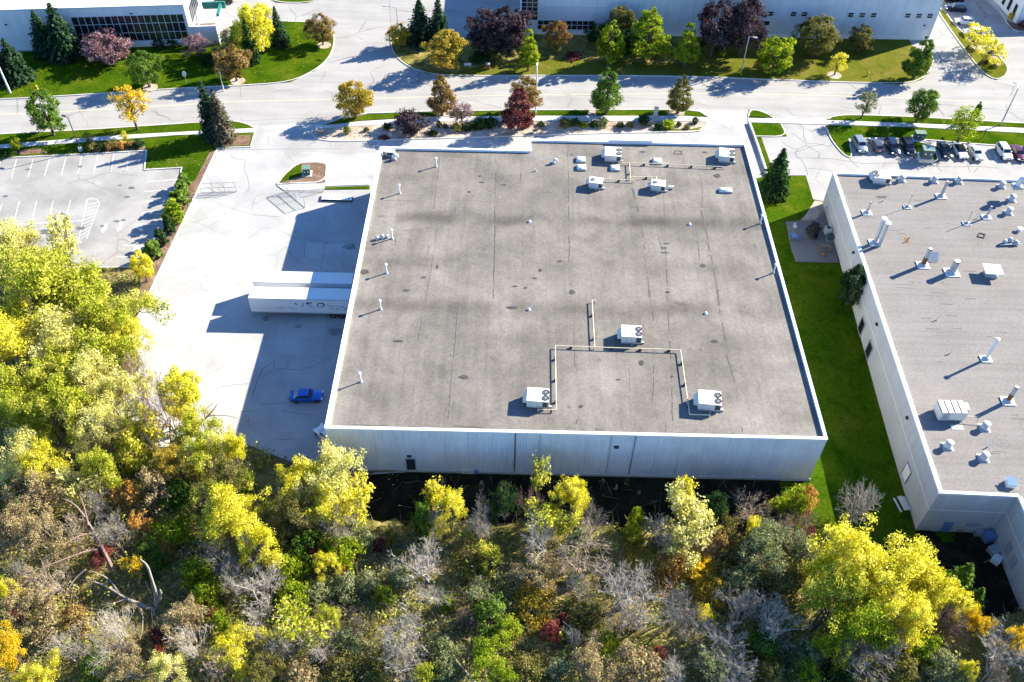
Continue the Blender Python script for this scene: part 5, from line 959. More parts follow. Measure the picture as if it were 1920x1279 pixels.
def crown_proto(key, kind, H, R, zc, ncl, per, size, seed, gap=.0, inner=.5, limbs=9, crf=.27):
    rng = np.random.default_rng(seed); rn = random.Random(seed)
    t = rng.random(ncl*6); keep = rng.random(ncl*6) < prof(kind, t); t = t[keep][:ncl]; n = len(t)
    th = rng.random(n)*6.283; u = inner+(1-inner)*rng.random(n)**.6
    lump = 1+.20*np.sin(th*2+seed+t*3)+.16*np.sin(th*3+2.1*seed+t*7)+.10*rng.normal(size=n)
    if kind == 'pyr': lump = 1+(lump-1)*.42                              # the outline is uneven
    rr = R*prof(kind, t)*u*lump*.86
    C = np.stack([rr*np.cos(th), rr*np.sin(th), zc+(H-zc)*t*.97], 1)
    cr = R*crf*(.55+.7*rng.random(n))*np.clip(prof(kind, t)+.25, .45, 1)
    k = rng.integers(0, n, n*per); d = unit(rng.normal(size=(n*per, 3))); d[:, 2] *= .8
    P = C[k]+d*cr[k][:, None]*(.35+.65*rng.random(n*per)**.6)[:, None]
    axis = np.array([0, 0, zc+(H-zc)*.35]); o = unit(P-axis)
    N = d*.55+o*.45+np.array([0, 0, .25])+rng.normal(size=P.shape)*.45
    m = P[:, 2] > zc*.55; P, N = P[m], N[m]
    cm = leafmesh('crown', P, N, size*(.6+.8*rng.random(len(P))), leaf_default, rng)
    tb = MB(); tr = .035*H*.75
    tb.tube([(0, 0, -.1), (.02*H*rn.uniform(-.5, .5), .02*H*rn.uniform(-.5, .5), zc), (0, 0, zc+(H-zc)*.45), (0, 0, zc+(H-zc)*.8)], [tr*1.25, tr*.85, tr*.5, tr*.12], 7)
    for i in range(min(limbs, n)):
        z0 = zc*.85+(C[i][2]-zc*.85)*.35; tb.tube([(0, 0, z0), tuple(C[i]*[.5, .5, 0]+[0, 0, z0+(C[i][2]-z0)*.6]), tuple(C[i])], [tr*.45, tr*.28, tr*.06], 4, cap=False)
    PROTO[key] = (tb.mesh('trunk', M['bark']), cm, H, R)
def spruce_proto(key, H, R, seed, dens=1.0):
    rng = np.random.default_rng(seed); P, N, S = [], [], []
    tiers = int(30*dens)
    for i in range(tiers):
        t = (i+.3)/tiers; z = .04*H+H*.95*t; r = R*(1-t)**.72*(1.05+.12*rng.normal()); nb = max(5, int(15*(1-t)+5))
        for k in range(nb):
            a = 6.283*(k+rng.random()*.7)/nb+i*.9; rl = max(.18, r*(.75+.4*rng.random())); ns = max(3, int(rl/.16))
            for s in range(ns):
                f = (s+.7)/ns; side = rng.normal()*.16*rl*(1.05-f)
                P.append((math.cos(a)*rl*f-math.sin(a)*side, math.sin(a)*rl*f+math.cos(a)*side, z+rl*(.10-.34*f*f)+.05*rng.normal()+(.12*rl if f > .85 else 0)))
                N.append((math.cos(a)*.45+.35*rng.normal(), math.sin(a)*.45+.35*rng.normal(), .9)); S.append(.24+.16*rng.random())
    cm = leafmesh('crown', np.array(P), np.array(N), np.array(S), leaf_default, rng, .5)
    tb = MB(); tb.tube([(0, 0, -.1), (0, 0, H*.5), (0, 0, H*.97)], [.03*H*.6, .016*H*.6, .01], 6); PROTO[key] = (tb.mesh('trunk', M['barkd']), cm, H, R)
def skeleton(rn, H, R, stems, levels, fan=.55, bend=.16, kids=(3, 4), up=.12):
    tubes, tips = [], []
    def grow(p, d, Ln, r, lev):
        pts = [p.copy()]; q = p.copy(); dd = d.copy(); seg = 3 if lev < 3 else 2
        for i in range(seg):
            dd = (dd+Vector((rn.gauss(0, bend), rn.gauss(0, bend), rn.gauss(0, bend)+up*(.5 if lev else 1)))).normalized(); q = q+dd*Ln/seg; pts.append(q.copy())
        tubes.append((pts, [r*(1-.5*i/seg) for i in range(seg+1)], lev))
        if lev >= levels: tips.append((q, dd)); return
        n = rn.randint(*kids)
        for k in range(n):
            f = 1 if k == 0 else rn.uniform(.35, 1); i = min(seg-1, int(f*seg)); o = pts[i].lerp(pts[i+1], min(1, f*seg-i))
            ax = Vector((rn.gauss(0, 1), rn.gauss(0, 1), rn.gauss(0, 1))); ax = (ax-dd*ax.dot(dd)).normalized(); an = rn.uniform(.25, .5) if k == 0 else rn.uniform(.45, .95)
            grow(o, (dd*math.cos(an)+ax*math.sin(an)).normalized(), Ln*rn.uniform(.58, .78), r*(.5 if k else .62), lev+1)
    for s in range(stems):
        a = 6.283*s/stems+rn.uniform(-.5, .5); f = fan*rn.uniform(.5, 1.1) if stems > 1 else .08
        grow(Vector((rn.uniform(-.2, .2)*(stems > 1), rn.uniform(-.2, .2)*(stems > 1), -.1)), Vector((math.cos(a)*f, math.sin(a)*f, 1)).normalized(), H*(.34 if levels > 3 else .42), .013*H+.03, 0)
    zmax = max(p.z for p, _ in tips); rmax = sorted(math.hypot(p.x, p.y) for p, _ in tips)[int(len(tips)*.94)]
    kz, kr = H/zmax, R/rmax
    tr = lambda p: Vector((p.x*kr, p.y*kr, p.z*kz))
    return [([tr(p) for p in ps], rs, l) for ps, rs, l in tubes], [(tr(p), d) for p, d in tips]
def wood_proto(key, H, R, stems, levels, seed, per=0, size=.2, spread=.8, fan=.55, up=.12, thin=1.0, kids=(3, 4), share=1.0, cup=False):
    rn = random.Random(seed); rng = np.random.default_rng(seed); tubes, tips = skeleton(rn, H, R, stems, levels, fan, .16, kids, up)
    a, b = MB(), MB()
    for ps, rs, l in tubes:
        (a if l < 2 else b).tube(ps, [max(.0105, r*thin) for r in rs], 6 if l < 2 else 3, cap=False)
    trunk = a.mesh('trunk', M['bark']); twigs = b.mesh('branches', M['bark']); cm = None
    if per:
        T = np.array([tuple(p) for p, _ in tips]); sel = rng.random(len(T)) < share
        if cup: sel &= (np.sin(T[:, 0]*1.1+seed)+np.sin(T[:, 1]*1.3)+T[:, 2]*.25 > .6)
        T = T[sel]; n = len(T)*per; k = np.repeat(np.arange(len(T)), per); d = unit(rng.normal(size=(n, 3)))
        P = T[k]+d*(spread*rng.random(n)**.5)[:, None]*[1, 1, .75]; N = d*.5+np.array([0, 0, .45])+rng.normal(size=P.shape)*.5
        cm = leafmesh('crown', P, N, size*(.6+.8*rng.random(n)), leaf_default, rng)
    PROTO[key] = (trunk, cm, H, R, twigs)
leaf_default = leaf('default', [(.05, .11, .02), (.1, .17, .03)])
LC = dict(
    yellow=[(.46, .42, .015), (.73, .66, .04), (.82, .77, .16)], lime=[(.21, .26, .015), (.45, .475, .04), (.74, .69, .14)], pale=[(.44, .42, .08), (.70, .66, .20), (.84, .79, .38)], gold=[(.46, .28, .015), (.66, .46, .02), (.72, .56, .06)],
    green=[(.05, .11, .018), (.10, .18, .025), (.19, .27, .045)], dark=[(.014, .04, .014), (.03, .07, .022), (.055, .10, .03)], spruce=[(.014, .038, .018), (.035, .075, .035), (.075, .12, .06)], greyspruce=[(.06, .055, .035), (.12, .11, .07), (.19, .17, .12)],
    olive=[(.09, .10, .02), (.17, .165, .04), (.27, .23, .08)], rust=[(.14, .09, .03), (.26, .165, .05), (.38, .28, .10)], orange=[(.32, .15, .03), (.50, .26, .06), (.58, .40, .12)], tan=[(.22, .16, .08), (.36, .28, .14), (.48, .40, .2)],
    purple=[(.026, .016, .02), (.055, .038, .045), (.14, .105, .11)], mauve=[(.16, .08, .09), (.25, .145, .16), (.36, .25, .25)], burgundy=[(.08, .018, .022), (.17, .05, .05), (.25, .11, .09)], red=[(.22, .035, .035), (.36, .08, .07), (.42, .18, .12)],
    lgreen=[(.10, .17, .015), (.24, .33, .02), (.47, .51, .04)], sage=[(.13, .16, .06), (.22, .25, .11), (.33, .34, .18)], redgreen=[(.30, .05, .045), (.24, .14, .05), (.14, .2, .04)], goldgreen=[(.22, .2, .03), (.42, .3, .04), (.55, .4, .06)])
for k, c in LC.items(): leaf(k, c, .55 if k in ('yellow', 'lime', 'pale', 'gold', 'lgreen') else .42)
for s in range(3):
    crown_proto(('pyr', s), 'pyr', 9, 2.9, 1.3, 92, 100, .13, 11+s, crf=.25); crown_proto(('ovl', s), 'ovl', 8, 2.7, 1.6, 92, 100, .13, 21+s, crf=.25); crown_proto(('rnd', s), 'rnd', 7, 3.1, 1.5, 88, 105, .135, 31+s, crf=.24)
    crown_proto(('airy', s), 'rnd', 7.5, 3.0, 2.0, 75, 40, .135, 41+s, inner=.35, limbs=26, crf=.24); spruce_proto(('spr', s), 9.5, 2.7, 51+s); crown_proto(('shr', s), 'dome', 1.6, 1.3, .1, 40, 26, .13, 61+s, inner=.4, limbs=5, crf=.34)
    crown_proto(('brush', s), 'dome', 3.2, 2.6, .2, 75, 56, .11, 71+s, inner=.3, limbs=14, crf=.26)
    crown_proto(('big', s), 'rnd', 12, 5.2, 2.6, 160, 85, .18, 81+s, inner=.45, limbs=22, crf=.23)
    wood_proto(('bare', s), 6.5, 3.0, 4, 5, 101+s, fan=.75, kids=(3, 3)); wood_proto(('sparse', s), 7.0, 3.1, 3, 4, 111+s, 5, .19, .55, .7, share=.6); wood_proto(('ash', s), 12.5, 5.6, 2, 4, 121+s, 50, .14, .9, .5, kids=(3, 4), share=.70)
    wood_proto(('half', s), 9.0, 4.4, 3, 4, 131+s, 40, .125, .78, .6, share=.72, cup=True)
crown_proto(('sprd', 0), 'sprd', 6.0, 4.6, .9, 170, 40, .19, 91, inner=.35, limbs=30, crf=.2); crown_proto(('sprd', 1), 'sprd', 4.5, 3.0, .4, 120, 30, .16, 92, inner=.3, limbs=30, crf=.24); crown_proto(('col', 0), 'col', 3.0, .85, .2, 50, 26, .14, 93, inner=.3); crown_proto(('col', 1), 'col', 3.0, .95, .2, 50, 26, .14, 94, inner=.3)
wood_proto(('bare', 3), 9.5, 4.0, 1, 5, 141, fan=.3, kids=(3, 4)); wood_proto(('bare', 4), 5.5, 3.4, 6, 4, 142, fan=1.0, kids=(3, 4))
_tn = [0]
def plant(key, pos, h, r, col, label, name='tree', cat='tree', group=None, bark='bark', rz=None, lean=(0, 0)):
    p = PROTO[key]; _tn[0] += 1; rn = random.Random(_tn[0]*7+3)
    o = empty(name, pos, rn.uniform(0, 6.28) if rz is None else rz, label, cat, group); o.scale = (r/p[3], r/p[3]*rn.uniform(.94, 1.06), h/p[2])
    if lean != (0, 0): o.rotation_euler = (lean[0], lean[1], o.rotation_euler.z)
    link('trunk', p[0], o, mats=[M[bark]])
    if p[1]: link('crown', p[1], o, mats=[LEAF[col]])
    if len(p) > 4: link('branches', p[4], o, mats=[M[bark]])
    return o
def ptree(key, base, top, rpx, col, label, z=.1, **kw):
    b = G(*base, z); d = depth(b); sp = key[0] in ('spr', 'col'); r = rpx*d/FPX*(1.06 if key[0] == 'spr' else 1.6 if sp else 1.16 if key[0] == 'pyr' else 1.1); h = max(1.0, hgt(b, top)-(0.05 if sp else .30)*r); return plant(key, b, h, r, col, label, **kw)
T = ptree; spk = dict(name='spruce_tree', cat='spruce'); sg = 'street trees'
# ---- office lawn
T(('spr', 0), (12, 150), 82, 24, 'spruce', 'dark spruce cut by the photo edge by the pale lamp post', **spk); T(('spr', 1), (38, 150), 70, 27, 'spruce', 'bushy spruce on the office lawn beside the pale lamp post', **spk)
T(('spr', 2), (93, 104), 16, 24, 'spruce', 'narrow dark spruce touching the taller spruce at the office wall', **spk); T(('spr', 0), (128, 106), 2, 32, 'spruce', 'tallest spruce in front of the office wall beside the purple tree', **spk)
plant(('sprd', 0), G(208, 118), 6.0, 5.8, 'mauve', 'wide spreading purple pink tree in front of the office glass wall', 'purple_tree', 'tree')
T(('ovl', 0), (281, 163), 88, 27, 'green', 'round green tree in a gravel ring on the office lawn edge'); plant(('airy', 0), G(374, 106), 4.8, 3.4, 'mauve', 'thin pinkish half bare tree by the office entrance court', 'half_bare_tree', 'tree')
plant(('sparse', 0), G(428, 98), 5.0, 3.0, 'tan', 'bare twiggy tree between the entrance court and the yellow locust', 'half_bare_tree', 'tree')
T(('ovl', 1), (455, 98), 38, 17, 'lime', 'yellow green tree behind the dark slim conifer'); T(('rnd', 1), (487, 99), 0, 36, 'yellow', 'large bright yellow tree at the office drive', name='yellow_tree')
T(('spr', 1), (474, 117), 30, 15, 'dark', 'dark slim conifer in front of the large yellow tree', **spk); T(('spr', 2), (527, 86), 10, 17, 'spruce', 'slim spruce beside the large yellow tree, toward the side street', **spk)
T(('rnd', 2), (606, 84), 20, 25, 'rust', 'rusty brown round tree at the side street kerb in a gravel ring'); T(('rnd', 0), (444, 152), 80, 31, 'rust', 'rusty brown round tree at the road kerb of the office lawn')
for px in ((282, 165), (608, 86), (446, 153), (40, 152), (1564, 142)):
    c = G(*px); r = 1.5; n = 18; mb = MB(); mb.prism([(c.x+r*math.cos(6.283*i/n), c.y+r*math.sin(6.283*i/n)) for i in range(n)], .0, .15); tag(mb.build('gravel_ring', M['bed']), kind='structure')
# ---- boulevard and parking lot
T(('ovl', 2), (101, 253), 165, 29, 'green', 'green oval tree on the boulevard by the black car park lamp', group=sg); T(('airy', 1), (258, 243), 152, 31, 'gold', 'orange yellow airy tree on the boulevard by the lot', group=sg, name='autumn_tree')
T(('spr', 0), (403, 256), 148, 23, 'spruce', 'green half of the close spruce pair at the yard drive', **spk); T(('spr', 1), (421, 262), 165, 23, 'greyspruce', 'grey dying half of the close spruce pair at the yard drive', **spk)
T(('ovl', 0), (36, 285), 252, 10, 'lgreen', 'sapling with fresh green leaves in mulch at the lot corner', name='sapling', cat='sapling'); T(('airy', 2), (238, 266), 244, 7, 'yellow', 'tiny yellow sapling beside the sidewalk', name='sapling', cat='sapling'); T(('airy', 0), (170, 272), 247, 9, 'olive', 'tiny olive sapling beside the black car park lamp', name='sapling', cat='sapling')
def shrub(px, w, h, col, label, key=None, z=.1, group=None, name='shrub', cat='shrub', k=[0]):
    k[0] += 1; b = G(*px, z); r = w*depth(b)/FPX; plant(key or ('shr', k[0] % 3), b, h, r, col, label, name, cat, group)
hg = 'shrubs along the top of the striped lot'
for px, w, h, c, lb in (((8, 293), 12, 1.3, 'dark', 'dark shrub at the lot corner by the photo edge'), ((24, 290), 9, 1.2, 'green', 'green shrub beside the fresh green sapling'), ((174, 281), 12, 1.3, 'olive', 'olive shrub next to the lamp base'), ((190, 280), 11, 1.2, 'dark', 'dark shrub between two olive shrubs on the lot edge'), ((207, 278), 12, 1.4, 'rust', 'rusty shrub midway along the lot edge bed'), ((228, 276), 13, 1.3, 'orange', 'orange brown shrub near the tiny yellow sapling'), ((246, 275), 10, 1.2, 'rust', 'small rusty shrub by the lot corner kerb'), ((262, 274), 12, 1.4, 'dark', 'dark shrub at the end of the lot edge bed')): shrub(px, w, h, c, lb, group=hg)
hx = 'row of clipped evergreens beside the truck yard'
for i, (px, top, w, c, lb) in enumerate((((349, 351), 326, 9.5, 'green', 'clipped evergreen at the road end of the row'), ((345, 367), 338, 10.5, 'green', 'second clipped evergreen from the road end'), ((339, 388), 356, 11.5, 'green', 'third clipped evergreen from the road end'), ((330, 414), 376, 14, 'lgreen', 'broadest and palest clipped evergreen of the row'), ((320, 435), 407, 8, 'dark', 'slim dark evergreen just past the broadest one'), ((306, 459), 430, 8, 'dark', 'slim dark evergreen, third from the yellow bush end'), ((293, 484), 452, 11, 'green', 'clipped evergreen next to the yellow bush'))):
    T(('col', i % 2), px, top-3, w, c, lb, group=hx, name='evergreen_shrub', cat='evergreen')
T(('rnd', 0), (276, 528), 470, 20, 'yellow', 'bright yellow bushy tree at the end of the evergreen row', name='yellow_tree')
# ---- planting island
T(('rnd', 1), (667, 221), 148, 32, 'goldgreen', 'golden brown round tree at the rounded end of the planting island', group=sg, name='autumn_tree'); T(('pyr', 0), (829, 216), 128, 29, 'rust', 'russet pyramid shaped tree beyond the purple shrub', group=sg, name='autumn_tree')
plant(('sprd', 1), G(770, 250), 4.6, 3.5, 'purple', 'dense dark purple shrub tree in the planting island', 'purple_shrub', 'tree'); plant(('airy', 2), G(866, 236), 4.9, 2.6, 'mauve', 'thin greyish purple shrub tree beside the dark hedge', 'purple_shrub', 'tree')
T(('pyr', 1), (972, 243), 152, 33, 'burgundy', 'burgundy pyramid tree with a matching mulch bed', group=sg, name='burgundy_tree'); T(('ovl', 1), (985, 211), 137, 27, 'rust', 'orange brown tree directly behind the burgundy tree', group=sg, name='autumn_tree')
T(('pyr', 2), (1136, 213), 112, 35, 'green', 'full green pyramid tree at the middle of the boulevard', group=sg); T(('pyr', 0), (1271, 212), 130, 27, 'olive', 'dull olive pyramid tree near the tall slab sign', group=sg)
ig = 'shrubs of the planting island'
for px, w, h, c, lb in (((651, 250), 8, 1.5, 'green', 'cube like clipped green shrub at the island round end'), ((687, 246), 5, .9, 'dark', 'small dark ball shrub with a long shadow on bare gravel'), ((726, 240), 9, 1.2, 'dark', 'dark ball shrub at the foot of the purple shrub tree'), ((823, 237), 6, 1.1, 'dark', 'small dark ball shrub, first of a pair by the russet tree'), ((835, 240), 6, 1.0, 'dark', 'small dark ball shrub, second of a pair by the russet tree'), ((812, 251), 11, .6, 'dark', 'flat dark ground shrub by the kerb under the purple shrub tree'), ((858, 243), 14, 1.2, 'olive', 'olive shrub at the foot of the thin greyish purple shrub'), ((880, 243), 12, 1.3, 'dark', 'dark shrub between the olive shrub and the hedge'), ((901, 237), 18, 1.7, 'dark', 'broad dark evergreen hedge mound, beside the thin purple shrub'), ((922, 236), 16, 1.6, 'dark', 'broad dark evergreen hedge mound, beside the burgundy tree'), ((985, 240), 8, .9, 'olive', 'low olive shrub at the foot of the burgundy tree'), ((1014, 235), 8, .9, 'dark', 'low dark shrub between the burgundy tree and the long hedge'),
                        ((1060, 236), 13, 1.6, 'olive', 'olive hedge mound with a dark crown by the green pyramid tree'), ((1078, 235), 12, 1.5, 'dark', 'dark middle mound of the long hedge'), ((1094, 238), 9, 1.2, 'lgreen', 'small pale green mound in the long hedge'), ((1112, 237), 10, 1.2, 'dark', 'small dark mound in the long hedge'), ((1130, 235), 14, 1.5, 'sage', 'grey green mound at the foot of the green pyramid tree'), ((1163, 238), 9, 1.1, 'dark', 'low dark mound just past the grey green mound'), ((1182, 238), 9, 1.1, 'olive', 'low olive mound on the way to the slab sign'), ((1206, 231), 14, 1.7, 'dark', 'tall dark mound beside the slab sign'), ((1252, 238), 13, 1.7, 'lgreen', 'bright lime and green mound past the slab sign'), ((1233, 240), 8, 1.0, 'dark', 'low dark shrub at the foot of the slab sign'), ((1272, 236), 6, .9, 'dark', 'tiny dark shrub in the island tip, next to the lime mound'), ((1288, 241), 6, .8, 'olive', 'tiny olive shrub in the middle of the island tip'), ((1303, 231), 7, 1.3, 'dark', 'upright dark shrub at the island tip'), ((720, 259), 10, .5, 'burgundy', 'low reddish ground shrub by the island kerb')): shrub(px, w, h, c, lb, group=ig)
# ---- factory lawn
T(('rnd', 2), (750, 88), 40, 20, 'goldgreen', 'brownish green round tree at the side street corner lamp'); T(('spr', 2), (790, 82), -4, 27, 'spruce', 'broad spruce behind the gold maple', **spk); T(('spr', 0), (824, 80), -8, 21, 'spruce', 'slim spruce behind the gold maple, toward the dark purple trees', **spk)
T(('ovl', 0), (838, 130), 46, 32, 'goldgreen', 'gold maple on the factory lawn corner', name='autumn_tree'); T(('ovl', 1), (912, 100), 8, 36, 'purple', 'dark purple tree hiding the factory corner, on the gold maple side', name='purple_tree'); T(('ovl', 2), (955, 100), 2, 38, 'purple', 'dark purple tree hiding the factory corner, on the window strip side', name='purple_tree')
T(('pyr', 1), (990, 133), 43, 21, 'lgreen', 'slim bright green pyramid tree under the dark purple trees'); T(('ovl', 0), (1042, 100), 30, 21, 'redgreen', 'red topped green tree in front of the window strip', name='red_tree')
T(('pyr', 2), (1141, 122), 24, 30, 'lgreen', 'lime pyramid tree in front of a tan round tree'); T(('rnd', 1), (1158, 82), 6, 24, 'olive', 'tan olive round tree between two lime pyramid trees'); T(('rnd', 0), (1120, 90), 38, 20, 'dark', 'dark shaded tree behind the lime pyramid tree'); T(('pyr', 0), (1212, 108), -4, 47, 'lgreen', 'largest lime pyramid tree against the factory wall')
T(('rnd', 2), (1175, 108), 52, 22, 'dark', 'dark shaded tree at the foot of the largest lime pyramid tree'); T(('pyr', 1), (1282, 126), 30, 26, 'lgreen', 'lime pyramid tree next to the huge purple maples')
T(('rnd', 0), (1332, 106), -10, 36, 'purple', 'huge dark purple maple, the one beside the lime pyramid tree', name='purple_tree'); T(('rnd', 1), (1386, 104), -14, 38, 'purple', 'huge dark purple maple, the one with the grey street lamp before it', name='purple_tree')
T(('ovl', 2), (1446, 138), 60, 33, 'lgreen', 'lime round tree on the factory lawn by the grey street lamp'); T(('rnd', 2), (1521, 106), 20, 37, 'olive', 'large olive round tree under the factory windows'); T(('ovl', 1), (1607, 97), 42, 21, 'olive', 'smaller olive oval tree under the factory windows')
T(('airy', 1), (1564, 141), 95, 18, 'yellow', 'small bright yellow tree in a gravel ring by the road', name='yellow_tree'); T(('pyr', 2), (1712, 148), 55, 28, 'green', 'leaning dark green tree at the far drive corner')
T(('shr', 0), (1352, 104), 84, 8, 'lgreen', 'small pale shrub between the trunks of the purple maples', name='shrub', cat='shrub')
for px, w, h, c, lb in (((900, 112), 20, 1.6, 'dark', 'dark hedge mound under the first dark purple tree'), ((925, 110), 18, 1.5, 'olive', 'olive hedge mound under the dark purple trees'), ((962, 103), 8, 1.0, 'tan', 'small pinkish shrub by the slim green pyramid tree'), ((1075, 108), 18, 1.0, 'burgundy', 'low reddish shrub row in the factory wall shade'), ((300, 86), 16, 1.5, 'dark', 'dark round shrub under the office glass wall, by the purple tree'), ((325, 84), 16, 1.5, 'dark', 'dark round shrub under the office glass wall, by the entrance wing'), ((395, 118), 20, 1.6, 'dark', 'dark shrub mound in the tree shade on the office lawn'), ((1850, 118), 7, 1.0, 'dark', 'dark green shrub at the foot of the median tree'), ((1862, 126), 8, .9, 'green', 'green shrub at the rounded end of the median'), ((1919, 50), 12, 1.4, 'burgundy', 'reddish shrub at the white corner building'), ((1894, 36), 6, 1.6, 'gold', 'orange ball shrub at the white corner building')): shrub(px, w, h, c, lb)
# ---- boulevard by the pale lot, median, alley
T(('airy', 0), (1615, 221), 164, 20, 'sage', 'thin grey green tree on the boulevard past the drive', group=sg, lean=(0, .1)); T(('rnd', 1), (1718, 228), 164, 28, 'green', 'dense green round tree on the boulevard beyond the parked cars', group=sg); T(('airy', 1), (1795, 268), 196, 33, 'lgreen', 'willow like lime tree leaning over the parked cars', name='tree'); T(('col', 0), (1826, 224), 190, 6, 'green', 'thin column tree behind the willow like tree', group=sg)
plant(('airy', 2), G(1812, 92), 5.8, 3.6, 'yellow', 'leaning yellow tree on the median beside the half hidden white car', 'yellow_tree', 'tree', lean=(0, .35), rz=0); plant(('airy', 0), G(1834, 122), 6.2, 4.0, 'yellow', 'leaning yellow tree near the rounded end of the median', 'yellow_tree', 'tree', lean=(0, .42), rz=0)
T(('spr', 1), (1447, 364), 276, 28, 'dark', 'dark conifer at the warehouse corner by the alley lawn', **spk); T(('ovl', 0), (1585, 575), 492, 27, 'dark', 'dark leafy tree against the neighbour wall in the shaded alley', z=-1.0)
T(('brush', 0), (1522, 440), 414, 15, 'purple', 'dark heap like shrub on the patio', z=.06, name='shrub', cat='shrub')
